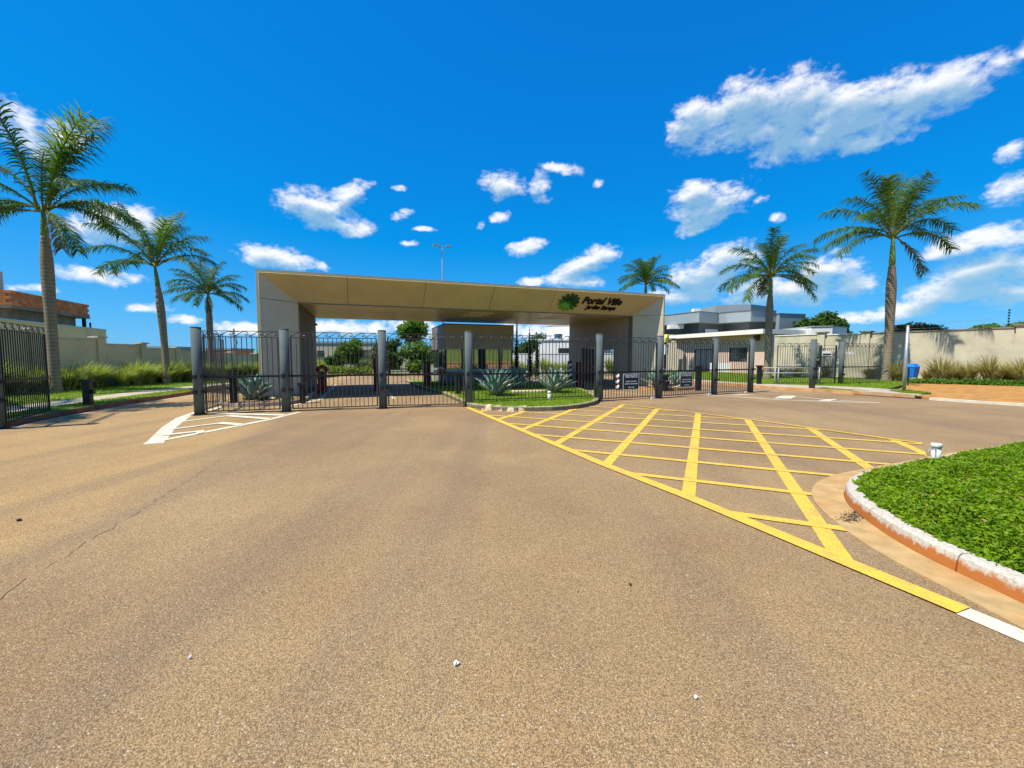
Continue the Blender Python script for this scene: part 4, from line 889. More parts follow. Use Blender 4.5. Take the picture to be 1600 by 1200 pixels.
# white stubs
t = thing('pipe_stub', 'short white pipe standing on the centre lawn', 'pipe', (1.28, 14.25, .1)); b = MB(); b.lathe([(.055, 0), (.055, .26)], 16); P('pipe', b, 'pvc', t, True); b = MB(); b.lathe([(.065, .26), (.065, .32), (.04, .335)], 16); P('cap', b, 'pvc', t, True)
t = thing('capped_pipe', 'white capped pipe rising from the leafy island at right', 'pipe', (6.02, 5.83, .08)); b = MB(); b.lathe([(.05, 0), (.05, .24)], 24); P('pipe', b, 'pvc', t, True); b = MB(); b.lathe([(.06, .24), (.06, .29), (.055, .298), (.03, .30)], 24); P('cap', b, 'pvc', t, True)
t = thing('garden_tap', 'small grey garden tap on the leafy island, left of the capped pipe', 'tap', (5.86, 5.68, .06)); b = MB(); b.tube([(0, 0, 0), (0, 0, .28)], .009, 8); P('riser', b, 'rail', t); b = MB(); b.tube([(0, 0, .27), (-.08, .0, .27), (-.1, 0, .23)], .009, 8); b.tube([(-.04, .0, .27), (-.04, .0, .30)], .006, 6); P('spout', b, 'rail', t); b = MB(); b.box(-.07, -.01, -.008, .008, .30, .31); P('handle', b, 'rail', t)
# sign pole and bin
t = thing('sign_pole', 'plain galvanised pole on the right verge beside the blue bin', 'pole', (16.86, 17.85, .05)); b = MB(); b.tube([(0, 0, 0), (.02, 0, 2.86)], [.07, .055], 14); P('shaft', b, 'galv', t, True); b = MB(); b.lathe([(.06, 2.86), (.064, 2.87), (.03, 2.9)], 14, .02, 0); P('cap', b, 'galv', t, True)
t = thing('litter_bin', 'blue lidded litter bin on a thin post by the right verge', 'bin', (21.45, 22.5, .08), R(20))
b = MB(); b.tube([(0, 0, 0), (0, 0, .95)], .035, 8); P('post', b, 'dark', t)
b = MB(); b.add([(.06, -.19, .42), (.46, -.19, .42), (.46, .19, .42), (.06, .19, .42), (0.02, -.24, .98), (.52, -.24, .98), (.52, .24, .98), (0.02, .24, .98)], [(0, 3, 2, 1), (4, 5, 6, 7), (0, 1, 5, 4), (1, 2, 6, 5), (2, 3, 7, 6), (3, 0, 4, 7)]); P('bucket', b, 'bin', t)
b = MB(); b.add([(0.0, -.26, .985), (.54, -.26, .985), (.54, .26, .985), (0.0, .26, .985), (.12, -.14, 1.17), (.42, -.14, 1.17), (.42, .14, 1.17), (.12, .14, 1.17)], [(0, 3, 2, 1), (4, 5, 6, 7), (0, 1, 5, 4), (1, 2, 6, 5), (2, 3, 7, 6), (3, 0, 4, 7)]); P('lid', b, 'bin', t)
t = thing('storm_drain', 'dark storm drain slot in the right kerb', 'drain', (15.2, 16.9, .0), math.atan2(-1.6, .8)); b = MB(); b.box(-1.0, 1.0, -.22, -.10, .01, .02); P('slot', b, 'void', t); b = MB(); b.box(-1.1, 1.1, -.09, .35, .13, .165); P('cover_slab', b, 'concrete', t)

# ------------------------------------------------------------------ walls
def wall_run(t, pts, tops, mw, mc, pw=.36, th=.18, cap=True, capm='caps', pil=True, z0=0):
    for i in range(len(pts) - 1):
        p, q = Vector(pts[i]), Vector(pts[i + 1]); d = (q - p).normalized(); rz = math.atan2(d.y, d.x); L_ = (q - p).length; h = tops[i]
        g = pw / 2 if pil else .0
        b = MB(); b.box(g, L_ - g, -th / 2, th / 2, z0, h); P('panel', b, mw, t, loc=(p.x, p.y, 0), rz=rz)
        b = MB(); b.box(g, L_ - g, -th / 2 - .05, th / 2 + .05, h, h + .07); P('coping', b, mc, t, loc=(p.x, p.y, 0), rz=rz)
        if pil:
            hp = max(h, tops[max(i - 1, 0)]) + .12
            b = MB(); b.box(-pw / 2, pw / 2, -pw / 2, pw / 2, z0, hp); P('pillar', b, mw, t, loc=(p.x, p.y, 0), rz=rz)
            b = MB(); b.box(-pw / 2 - .09, pw / 2 + .09, -pw / 2 - .09, pw / 2 + .09, hp, hp + .07); P('pillar_cap', b, capm, t, loc=(p.x, p.y, 0), rz=rz)
t = thing('boundary_wall', 'beige stepped boundary wall with capped pillars along the left verge', 'wall')
ys = [9, 12.3, 15.6, 18.7, 21.7, 24.2, 26.7, 29.3, 32, 35, 38, 41, 44, 48]
tops = [2.95, 2.85, 2.7, 2.48, 2.25, 2.07, 1.95, 1.84, 1.75, 1.68, 1.62, 1.58, 1.55]
wall_run(t, [(-21.5, y) for y in ys], tops, 'lwall', 'cope', z0=-.02, capm='cope')
WR = lambda s: (28.5 - .603 * s, 23.0 + s)
t = thing('boundary_wall', 'tall pale boundary wall with pillars along the right verge', 'wall')
wall_run(t, [WR(.2), WR(6.2)], [3.22], 'rwall', 'caps', pw=.5)
wall_run(t, [WR(6.2), WR(8.5), WR(11.6)], [3.22, 3.3], 'rwall', 'copew', pw=.5)
wall_run(t, [WR(-10), WR(.2)], [3.55], 'rwall', 'rust', pw=.5)
# electric fence on the right wall
t = thing('electric_fence', 'electric wires with a notched post on top of the right wall', 'fence', WR(.7) + (3.3,))
b = MB(); b.tube([(0, 0, 0), (.0, 0, .95)], .014, 6); P('post', b, 'dark', t)
for k in range(6):
    b = MB(); b.lathe([(.045, 0), (.05, .03), (.045, .07)], 8); P('insulator', b, 'black', t, loc=(0, 0, .12 + k * .16))
for k in (0, 2):
    b = MB(); b.tube([(.603 * 10, -10, .15 + k * .16), (0, 0, .15 + k * .16), (-.603 * 5.4, 5.4, .12 + k * .15)], .006, 4); P('wire', b, 'galv', t)

# ------------------------------------------------------------------ left house under construction
def left_house():
    hx, hy = -33.3, 28.0; t = thing('unfinished_house', 'unfinished house with an orange clay block parapet and bare concrete walls', 'house', (hx, hy, 0), TH)
    # local: x along a, y along b; side wall at x=0 faces +a, front at y=0
    m = MB(); m.box(-9, .0, 0, 8.45, 4.86, 5.06); P('roof_slab', m, 'raw', t)
    m = MB(); m.box(-9, -.7, .6, 7.9, 0, 4.86); P('wall', m, 'raw', t)
    m = MB(); m.box(-8.9, -.08, .08, 8.37, 5.06, 6.04); P('parapet_core', m, 'mortar', t)
    bb = MB(); bb.box(0, .385, 0, .06, 0, .185); bme = bb.mesh('brick', 'brick')
    for r_ in range(5):
        z = 5.07 + r_ * .197; s = .2 * (r_ % 2)
        for k in range(21):
            y = .0 + s + k * .402
            if y > 8.05: continue
            o = link('brick', bme, t, (-.085 + rnd.uniform(0, .014), y + .385, z)); o.rotation_euler[2] = -math.pi / 2
        for k in range(9):
            x = -3.7 + s + k * .402
            if x > -.4: continue
            link('brick', bme, t, (x, .02 - rnd.uniform(0, .014), z))
    for y in (7.9,):
        m = MB(); m.box(-.3, -.1, y, y + .2, 2.6, 4.86); P('column', m, 'dark', t)
    m = MB(); m.box(-.75, -.66, 2.2, 3.6, 3.3, 4.1); m.box(-.75, -.66, 5.0, 6.8, 3.3, 3.9); P('window', m, 'void', t)
    m = MB(); m.box(-3.3, -2.4, .5, .62, 3.2, 3.8); P('window', m, 'void', t)
    m = MB(); m.box(-9, -2.3, 2.6, 3.3, 6.04, 7.7); P('tank_tower', m, 'hbeige', t)
    m = MB(); m.box(-1.0, -.3, 7.6, 9.2, 3.9, 4.1); P('balcony_slab', m, 'raw', t)
    m = MB(); m.box(-.4, -.3, 9.1, 9.2, 4.1, 4.6); P('rail_post', m, 'dark', t)
left_house()
t = thing('garden_wall', 'plain beige house wall below the unfinished house', 'wall', (-29.1, 30.0, 0), TH)
m = MB(); m.box(-.2, 0, -16, 0, 0, 3.5); m.box(-8, -.2, -.2, 0, 0, 3.5); P('panel', m, 'lwall', t); m = MB(); m.box(-.24, .04, -16, .04, 3.5, 3.58); m.box(-8, -.24, -.24, .04, 3.5, 3.58); P('coping', m, 'galv', t)

# ------------------------------------------------------------------ right office and grey house
def office():
    x, y = W(35.2, 8.8); t = thing('gate_office', 'pinkish gate office with a broad white canopy behind the right gates', 'building', (x, y, 0), TH)
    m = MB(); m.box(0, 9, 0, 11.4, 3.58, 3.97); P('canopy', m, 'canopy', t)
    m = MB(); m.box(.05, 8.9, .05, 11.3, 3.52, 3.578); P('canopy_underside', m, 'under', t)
    # side wall at x=.9 with openings (y from the near corner)
    ops = [(2.2, 4.15, 1.2, 2.45), (6.2, 8.5, .0, 2.4)]
    m = MB(); yy = .4
    for y0, y1, z0, z1 in ops:
        m.box(.9, 1.1, yy, y0, 0, 3.52)
        if z0 > 0: m.box(.9, 1.1, y0, y1, 0, z0)
        m.box(.9, 1.1, y0, y1, z1, 3.52); yy = y1
    m.box(.9, 1.1, yy, 9.6, 0, 3.52); P('wall', m, 'pink', t)
    # arched opening at the far end
    m = MB(); N = 10; arc = [(9.6 + 1.5 * (1 - math.cos(math.pi / 2 * k / N)), 1.2 + 1.3 * math.sin(math.pi / 2 * k / N)) for k in range(N + 1)]
    pr = [(9.6, 3.52), (9.6, 1.2)] + arc[1:] + [(11.2, 2.5), (11.2, 3.52)]
    m.slab([(1.1, a, z) for a, z in pr], (-1, 0, 0), .2); P('arch_wall', m, 'pink', t)
    m = MB(); m.box(2.3, 2.5, 8, 15, 0, 3.5); P('back_wall', m, 'hbeige', t)
    m = MB(); m.box(.9, 9, .2, .4, 0, 3.52); P('front_wall', m, 'pink', t)
    w = MB()
    for y0, y1, z0, z1 in ((2.2, 4.15, 1.2, 1.27), (2.2, 4.15, 2.38, 2.45), (2.2, 2.27, 1.27, 2.38), (4.08, 4.15, 1.27, 2.38), (3.14, 3.2, 1.27, 2.38)): w.box(.88, .98, y0, y1, z0, z1)
    wf = P('window', w, 'dark', t)
    for y0, y1 in ((2.27, 3.14), (3.2, 4.08)): m = MB(); m.box(.93, .94, y0, y1, 1.27, 2.38); P('pane', m, 'glassd', wf)
    w = MB()
    for y0 in (6.2, 6.95, 7.7, 8.43): w.box(.88, .98, y0, y0 + .07, 0, 2.4)
    w.box(.88, .98, 6.27, 8.43, 2.33, 2.4); df = P('door', w, 'dark', t)
    for y0, y1 in ((6.27, 6.95), (7.02, 7.7), (7.77, 8.43)): m = MB(); m.box(.93, .94, y0, y1, .02, 2.33); P('pane', m, 'glassd', df)
    m = MB(); m.box(.3, .34, 3.4, 5.9, .2, 1.05); P('screen_wall', m, 'hwhite', t)
    m = MB(); m.box(.6, 9, 1.0, 1.4, 3.05, 3.5); P('beam', m, 'brown', t)
office()
fx, fy = W(35.1, 20.6)
t = thing('floodlight', 'yellow box floodlight at the left end of the office canopy', 'lamp', (fx, fy, 0), TH)
m = MB(); m.box(-.35, .45, -.3, .3, 3.2, 4.1); m.v = [(x + (z - 3.2) * .4, y, z) for x, y, z in m.v]; P('housing', m, 'yellowbox', t)
m = MB(); m.box(-.1, .1, -.1, .1, 0, 3.2); P('mast', m, 'dark', t); m = MB(); m.box(-.22, .22, -.25, -.1, 1.9, 3.0); P('bright_gap', m, 'signw', t)  # added white block, stands in for a bright gap of sky below the housing
def grey_house():
    t = thing('modern_house', 'large grey flat roofed modern house behind the gate office', 'house')
    def ext(nm, poly, z0, z1, m): b = MB(); b.prism(poly, z0, z1); return P(nm, b, m, t)
    ext('fascia', [(18.6, 52.5), (21.2, 47.5), (24.3, 49.4), (24.6, 48), (26.3, 46.2), (29.68, 47.15), (29.9, 60), (19, 62)], 5.55, 6.72, 'hgrey')
    ext('roof_edge', [(18.55, 52.5), (21.18, 47.43), (24.28, 49.3), (24.55, 47.95), (26.3, 46.1), (29.64, 47.05), (29.9, 60.1), (18.9, 62.1)], 6.72, 6.8, 'hdark')
    ext('wall', [(20.4, 53.3), (22.0, 49.3), (25.6, 50.6), (26.8, 47.4), (29.66, 48.2), (29.8, 59), (20.4, 60)], 0, 5.55, 'hdark')
    ext('upper_block', [(25.2, 52), (29.0, 51.0), (32.2, 53), (32, 58), (25, 58)], 6.8, 8.0, 'hgrey')
    ext('wall', [(29.7, 46.6), (33.3, 47.6), (33.3, 58), (30, 58)], 0, 6.38, 'hgrey')
    ext('roof_edge', [(29.65, 46.52), (33.36, 47.56), (33.36, 58), (30, 58.1)], 6.38, 6.48, 'hdark')
    ext('chimney', [(21.2, 48.9), (22.0, 48.9), (22.0, 49.6), (21.2, 49.6)], 6.8, 7.25, 'hwhite')
    ext('column', [(19.8, 50.6), (20.2, 50.6), (20.2, 51), (19.8, 51)], 0, 5.0, 'hdark'); ext('balcony_box', [(19.0, 50.2), (20.6, 50.2), (20.6, 51.4), (19.0, 51.4)], 5.0, 5.5, 'hwhite')
    w = MB(); w.box(22.8, 24.6, 49.5, 49.62, 4.1, 4.9); w.v = [(x, y + (x - 22) * .36 - .42, z) for x, y, z in w.v]; P('window', w, 'hwhite', t)
grey_house()
t = thing('roof_block', 'low white roof block rising behind the right wall', 'building'); m = MB(); m.prism([(25.9, 36.2), (27.4, 35.8), (29.6, 37.0), (28.6, 40), (26, 40)], 0, 4.2); P('wall', m, 'hwhite', t); m = MB(); m.prism([(25.85, 36.15), (27.4, 35.74), (29.66, 36.96), (28.6, 40.1), (25.9, 40.1)], 4.2, 4.28); P('coping', m, 'hgrey', t)

# ------------------------------------------------------------------ what lies beyond the portal
def far_house(nm, label, x, y, w, d, h, mw, wins=(), rz=0, group=None, roofh=.25):
    t = thing(nm, label, 'house', (x, y, 0), rz, group)
    m = MB(); m.box(0, w, 0, d, 0, h); P('wall', m, mw, t)
    m = MB(); m.box(-.1, w + .1, -.1, d + .1, h, h + roofh); P('roof', m, 'hgrey' if mw != 'hwhite' else 'hwhite', t)
    for x0, x1, z0, z1 in wins:
        b = MB(); b.box(x0, x1, -.04, .0, z0, z1); wf = P('window', b, 'dark', t); b = MB(); b.box(x0 + .08, x1 - .08, -.05, -.041, z0 + .08, z1 - .08); P('pane', b, 'glassd', wf)
far_house('far_house', 'pale grey house seen through the left entry gate', -25.5, 52, 9.5, 7, 3.3, 'hbeige', ((1.2, 2.0, .3, 2.4), (3.4, 4.4, .2, 2.2), (6.0, 8.2, .2, 2.5)), .05)
far_house('far_house', 'white modern house with stacked blocks seen right of the cypresses', 1.8, 48, 6.2, 8, 3.4, 'hwhite', ((3.6, 5.4, 1.6, 2.6),), -.35)
far_house('far_house', 'tall white block seen behind the white modern house', 4.4, 53, 7.0, 8, 5.6, 'hwhite', ((1, 2, 3.5, 4.5),), -.35)
far_house('far_house', 'small white house behind the shrubs left of the booth', -11.2, 62, 3.6, 5, 3.4, 'hwhite', ((1, 2, 1, 2),), 0)
t = thing('green_warehouse', 'long far building with a green roof beyond the left wall', 'building', (-66, 92, 0), .12)
m = MB(); m.box(0, 26, 0, 14, 0, 1.9); P('wall', m, 'hbeige', t); m = MB(); m.add([(-.5, -.5, 1.9), (26.5, -.5, 1.9), (26.5, 14.5, 1.9), (-.5, 14.5, 1.9), (-.5, 7, 3.4), (26.5, 7, 3.4)], [(0, 1, 5, 4), (2, 3, 4, 5), (0, 4, 3), (1, 2, 5), (0, 3, 2, 1)]); P('roof', m, 'greenroof', t)
for i, (x, y, w, h, mm, l) in enumerate(((-44, 58, 5, 2.6, 'brick', 'small reddish house far beyond the left wall'), (-39, 66, 6, 2.8, 'hwhite', 'low white house far beyond the left wall'), (-50, 52, 7, 2.7, 'hgrey', 'low grey house beyond the left wall, left of the first gate post'))):
    far_house('distant_house', l, x, y, w, 5, h, mm, ((1, 2, .8, 1.8), (3, 4, .8, 1.8)))
t = thing('perimeter_wall', 'white perimeter wall behind tall grass, right of the booth', 'wall', (-1.5, 42.5, 0), -.12); m = MB(); m.box(0, 14, 0, .2, 0, 1.9); P('panel', m, 'hwhite', t); m = MB(); m.box(-.02, 14.02, -.03, .23, 1.9, 1.97); P('coping', m, 'hwhite', t)
# street lamp
t = thing('street_lamp', 'tall double-armed street lamp rising behind the portal roof', 'street lamp', (-5.27, 32, 0), TH)
m = MB(); m.tube([(0, 0, 0), (0, 0, 9.9)], [.07, .04], 10); P('pole', m, 'lampgrey', t, True)
for s in (-1, 1):
    m = MB(); m.tube([(0, 0, 9.85), (s * .25, 0, 9.93), (s * .32, 0, 9.95)], .03, 6); a = P('arm', m, 'lampgrey', t, True)
    m = MB(); m.box(.28, .72, -.11, .11, 9.9, 10.02); m.v = [(s * x, y, z + (.05 if z > 9.95 and x < .5 else 0) + .0) for x, y, z in m.v]; P('lamp_head', m, 'galv', t)
t = thing('utility_pole', 'distant utility pole with crossarms beyond the left gate panel', 'utility pole', (-43.2, 65, 0))
m = MB(); m.tube([(0, 0, 0), (0, 0, 6.0)], [.16, .11], 8); P('pole', m, 'raw', t)
for z in (5.5, 4.6): m = MB(); m.box(-.8, .8, -.06, .06, z, z + .12); P('crossarm', m, 'raw', t)
m = MB(); m.lathe([(.2, 3.6), (.2, 4.2)], 10, .3, 0); P('transformer', m, 'galv', t)
t = thing('dark_pole', 'plain dark pole between the booth and the right wall', 'pole', W(13.4, 9.5) + (0,)); m = MB(); m.tube([(0, 0, 0), (0, 0, 4.6)], .06, 8); P('shaft', m, 'dark', t, True)

# ------------------------------------------------------------------ vegetation builders
def frond_mesh(name, L_, e0, bend, seed, mleaf, dens=88, lmax=.74, droop=.62, blow=0.0):
    """A feather frond: a rachis that leaves at elevation e0 and bends down, with leaflets in several planes."""
    r = random.Random(seed); V = []; F = []; mi = []
    pts = []; p = Vector((.10, 0, 0)); n = 18
    for i in range(n + 1):
        t = i / n; el = e0 - bend * t ** 1.35; pts.append(p.copy()); p = p + Vector((math.cos(el), blow * t, math.sin(el))).normalized() * (L_ / n)
    tb = MB(); tb.tube(pts, [.035 * (1 - .85 * i / n) + .004 for i in range(n + 1)], 5)
    V += tb.v; fq = list(tb.f); mi += [1] * len(fq); F += fq
    def at(t):
        x = t * n; i = min(int(x), n - 1); return pts[i].lerp(pts[i + 1], x - i), (pts[i + 1] - pts[i]).normalized()
    for k in range(dens):
        t = .12 + .88 * (k + r.random() * .6) / dens
        prof = math.sin(min(1, (t - .04) * 1.25) * math.pi * .5) * (1 - max(0, t - .55) ** 1.6 * 1.35); ll = lmax * max(.18, prof) * r.uniform(.8, 1.12)
        c, tg = at(min(t, .999)); side0 = Vector((0, 1, 0)); side0 = (side0 - tg * side0.dot(tg)).normalized(); upv = side0.cross(tg); upv = upv if upv.z > 0 or abs(upv.z) < .2 else -upv
        for s in (-1, 1):
            if r.random() < .06: continue
            lift = r.uniform(-.5, .9); fw = r.uniform(.45, 1.1)
            d = (side0 * s + upv * lift + tg * fw).normalized(); w = .013 + .008 * r.random()
            dn = Vector((0, 0, -1)); q = c.copy(); base = len(V); dd = d.copy(); rows = []
            for j in range(4):
                wd = tg.cross(dd); wd = wd.normalized() if wd.length > 1e-4 else upv
                wv = (tg - dd * tg.dot(dd)).normalized(); ww = w * (1.0, 1.0, .7, 0)[j]
                if j < 3: V += [q - wv * ww, q + wv * ww]
                else: V.append(q.copy())
                dd = (dd + dn * droop * (.35 + .35 * j) * r.uniform(.7, 1.3)).normalized(); q = q + dd * ll / 3
            F += [(base, base + 1, base + 3, base + 2), (base + 2, base + 3, base + 5, base + 4), (base + 4, base + 5, base + 6)]; mi += [0, 0, 0]
    me = bpy.data.meshes.new(name); me.from_pydata([tuple(v) for v in V], [], F); me.materials.append(M[mleaf]); me.materials.append(M['rachis'])
    me.polygons.foreach_set('material_index', mi); return me
FR = {}
for cls, (e0, bend) in {'top': (R(80), R(35)), 'high': (R(62), R(72)), 'mid': (R(42), R(88)), 'low': (R(20), R(72)), 'flat': (R(4), R(58)), 'hang': (R(-12), R(62))}.items():
    FR[cls] = [frond_mesh('frond', 1.0 * 3.2, e0, bend, 10 * len(FR) + k, 'frond', blow=(-.12, .0, .12)[k]) for k in range(3)]
FR['young'] = [frond_mesh('frond', 2.6, R(84), R(25), 91, 'frondyoung', droop=.25)]
FR['dry'] = [frond_mesh('frond', 2.3, R(-38), R(45), 92, 'fronddry', dens=60, droop=.8)]
def palm(x, y, z0, hg, hs, L_, r0, label, fronds, seed, lean=(0, 0), bulge=.75):
    """hg: top of the grey trunk, hs: top of the green crownshaft; fronds: (class, azimuth, scale)"""
    t = thing('royal_palm', label, 'palm tree', (x, y, z0), 0, 'royal palms')
    m = MB(); prof = []; n = 70; r = random.Random(seed)
    for i in range(n + 1):
        s = i / n; z = hg * s
        rr = r0 * (.34 * math.exp(-s * 16) + .90 + .16 * math.exp(-((s - bulge) / .2) ** 2) - .25 * max(0, s - .86) / .14)
        prof.append((rr * (1 + (.014 if i % 2 else -.010) * r.uniform(.4, 1.4)) , z))
    prof.append((r0 * .55, hg + .02)); m.lathe(prof, 20)
    m.v = [(a + lean[0] * (c / hs) ** 2, b + lean[1] * (c / hs) ** 2, c) for a, b, c in m.v]; P('trunk', m, 'bark', t, True)
    m = MB(); k = hs - hg; m.lathe([(r0 * .58, hg), (r0 * .68, hg + .12 * k), (r0 * .55, hg + .45 * k), (r0 * .36, hg + .85 * k), (r0 * .26, hs + .15)], 16)
    m.v = [(a + lean[0] * (c / hs) ** 2, b + lean[1] * (c / hs) ** 2, c) for a, b, c in m.v]; P('crownshaft', m, 'shaft', t, True)
    for i, (cls, az, sc) in enumerate(fronds):
        me = FR[cls][r.randrange(len(FR[cls]))]; o = link('frond', me, t, (lean[0], lean[1], hs + r.uniform(-.15, .12))); s = L_ / 3.2 * sc
        o.scale = (s, s, s); o.rotation_euler = (r.uniform(-.12, .12), 0, R(az))
    return t
def crown(seed, extra=(), n=(2, 4, 5, 4, 3), dry=1, rot=0):
    r = random.Random(seed); out = [('young', r.uniform(0, 360), 1.0)]; a = rot
    for cls, k in zip(('top', 'high', 'mid', 'low', 'flat'), n):
        for i in range(k): out.append((cls, a + 360 * i / max(k, 1) + r.uniform(-18, 18), r.uniform(.85, 1.1)))
        a += 47
    for i in range(dry): out.append(('dry' if r.random() < .6 else 'hang', r.uniform(0, 360), r.uniform(.8, 1)))
    return out + list(extra)
palm(-19.03, 17.3, .1, 6.4, 7.5, 3.6, .195, 'tallest royal palm at left with a thick ringed trunk, beside the black open gate', crown(1, (('low', 0, 1.05), ('flat', -8, 1.0), ('low', 180, 1.1), ('flat', 188, 1.05), ('high', 100, 1.1), ('top', 100, 1.55), ('top', 250, 1.45), ('young', 30, 1.45), ('hang', -25, .9)), (1, 3, 3, 2, 1), 1, 20), 1)
palm(-19.6, 23.6, .1, 5.4, 6.7, 3.2, .18, 'slim left royal palm with a sparse ragged crown, second from the left', crown(2, (('mid', 0, 1.05), ('low', -15, 1.1), ('low', 185, 1.05), ('top', 70, 1.1), ('high', 330, 1.1)), (2, 5, 4, 1, 0), 0, 40), 2, (-.35, 0))
palm(-20.5, 28.4, .1, 5.0, 5.9, 2.4, .18, 'short full royal palm behind the first gate post, third from the left', crown(3, (), (3, 6, 7, 6, 5), 1, 10), 3)
palm(-18.2, 10.0, .1, 6.4, 7.6, 3.9, .24, 'royal palm just outside the left picture edge, seen by its shadow', crown(4, (('low', 20, 1.1), ('low', -30, 1.1))), 4)
palm(23.45, 26.0, .1, 7.1, 8.9, 4.05, .245, 'tallest royal palm at right with a bare pale trunk, before the pale wall', crown(5, (('mid', 0, 1.05), ('low', 5, 1.05), ('low', 182, 1.05), ('flat', 190, 1.0), ('top', 60, 1.15), ('high', 8, 1.1)), (3, 6, 4, 1, 0), 1, 30), 5, (-.12, 0))
palm(17.73, 28.9, .1, 5.7, 7.1, 3.2, .225, 'royal palm with drooping fronds in front of the pinkish office', crown(6, (('flat', 180, 1), ('hang', 205, 1), ('hang', -45, 1), ('flat', 0, 1)), (3, 6, 6, 5, 3), 1, 0), 6)
palm(12.7, 40.0, .0, 7.3, 8.6, 2.9, .25, 'royal palm whose crown rises behind the portal right end', crown(7, (), (5, 8, 8, 5, 2), 0, 0), 7)

def tree(x, y, label, h, r, m, n=5000, size=.16, trunk=.14, seed=1, flat=.8, name='leafy_tree', group='trees beyond the gates', k=9, cat='tree', z=0, mats2=None):
    t = thing(name, label, cat, (x, y, z), 0, group); rr = random.Random(seed); blobs = []
    for i in range(k):
        a = rr.uniform(0, 6.28); q = r * rr.uniform(.15, .72); blobs.append((q * math.cos(a), q * math.sin(a), h - r * flat + rr.uniform(-.6, .55) * r * flat, r * rr.uniform(.32, .52), flat))
    tb = MB(); tb.tube([(0, 0, 0), (rr.uniform(-.1, .1), 0, h * .35), (rr.uniform(-.15, .15), 0, h * .62)], [trunk, trunk * .8, trunk * .5], 8)
    for b in blobs[:5]: tb.tube([(0, 0, h * .4), (b[0] * .5, b[1] * .5, (h * .45 + b[2]) / 2), (b[0], b[1], b[2])], [trunk * .5, trunk * .35, trunk * .12], 5)
    P('trunk', tb, 'wood', t); link('crown', leafcloud('crown', blobs, n, size, m, seed, mats2), t)
tree(-14.6, 38.5, 'round bright green tree in the left entry lane view, above the hedge', 3.35, 1.5, 'tree1', 3500, .15, seed=3)
tree(-10.2, 41.5, 'tall leafy tree touching the portal soffit, left of the booth', 5.6, 2.1, 'tree1', 4200, .17, seed=4, flat=.7)
tree(-8.4, 37.5, 'bushy green shrub tree under the tall tree, left of the booth', 3.0, 1.7, 'tree1', 3500, .15, seed=5)
tree(-10.6, 36, 'low green shrub right of the lane divider post', 2.3, 1.2, 'tree2', 2500, .14, seed=6)
tree(-12.3, 39.5, 'dry beige shrub behind the lane divider post', 2.6, 1.1, 'dry', 2200, .13, seed=7)
tree(-18.4, 43, 'dark small tree before the pale grey house', 2.3, 1.2, 'tree2', 2200, .15, seed=8)
tree(1.6, 44.5, 'dark round tree behind the slim cypresses', 3.8, 1.7, 'tree2', 3500, .16, seed=9)
tree(33.2, 45, 'broad dark green tree above the right wall, behind the white roof block', 6.75, 2.6, 'tree2', 9000, .2, seed=10, flat=.85, k=13)
tree(35.6, 45.5, 'small green treetop right of the broad dark tree', 4.9, 1.2, 'tree2', 1500, .15, seed=11)
tree(29.0, 29.8, 'pink flowering bougainvillea behind the tall right palm', 4.25, 1.9, 'tree2', 4200, .11, seed=12, flat=.38, name='bougainvillea', mats2=('flower', .16), k=12)
tree(32.2, 27.6, 'green climber spilling over the right wall beside the sign pole', 3.95, 1.5, 'tree1', 2600, .1, seed=13, flat=.35, name='wall_climber', mats2=('flower', .05))
tree(37.2, 30.0, 'low feathery treetop peeking over the right wall near the wires', 4.25, 1.3, 'tree1', 1800, .13, seed=14, flat=.3)
for x, y, r, l, s in ((-24, 47, 1.7, 'dense shrub left of the pale grey house', 21), (-6.6, 44, 1.8, 'dark shrub mass behind the booth left side', 22), (-14, 47, 1.8, 'dark tree far behind the bright round tree', 23), (4.9, 60, 2.4, 'dark tree far right of the booth', 24)):
    tree(x, y, l, 2.2 * r, r, 'tree2', 2500, .17, seed=s)
t = tag(link('hedge', leafcloud('hedge', [(-17.4 + i * .55, 36.6 + .12 * i, .45, .5, .9) for i in range(9)], 3500, .08, 'hedge', 3)), 'clipped yellow-green hedge at the end of the left entry lane', 'hedge')
wood = [(-70 + i * 5.3 + rnd.uniform(-1, 1), 105 + rnd.uniform(-8, 25) + abs(i - 12), 1.2, rnd.uniform(2.2, 3.6), .7) for i in range(30)]
stuff(link('far_woods', leafcloud('far_woods', wood, 16000, .45, 'tree2', 5)))
# slim cypresses
for i, (px, d, h, l) in enumerate(((.0108, 26.5, 3.35, 'slim dark cypress closest to the booth'), (.042, 27.3, 3.7, 'slim dark cypress, tallest, reaching the portal roof line'), (.060, 29, 3.35, 'slim dark cypress between the tallest cypress and the dark pole'))):
    t = thing('slim_cypress', l, 'cypress', (px * d, d, .0), 0, 'slim cypresses right of the booth')
    blobs = [(0, 0, .35 + (h - .5) * k / 14, .17 * (1 - (k / 14) ** 1.6) + .025, 1.3) for k in range(15)]
    link('foliage', leafcloud('foliage', blobs, 1400, .055, 'cyp', 30 + i), t); m = MB(); m.tube([(0, 0, 0), (0, 0, h * .96)], [.05, .012], 6); P('trunk', m, 'wood', t)

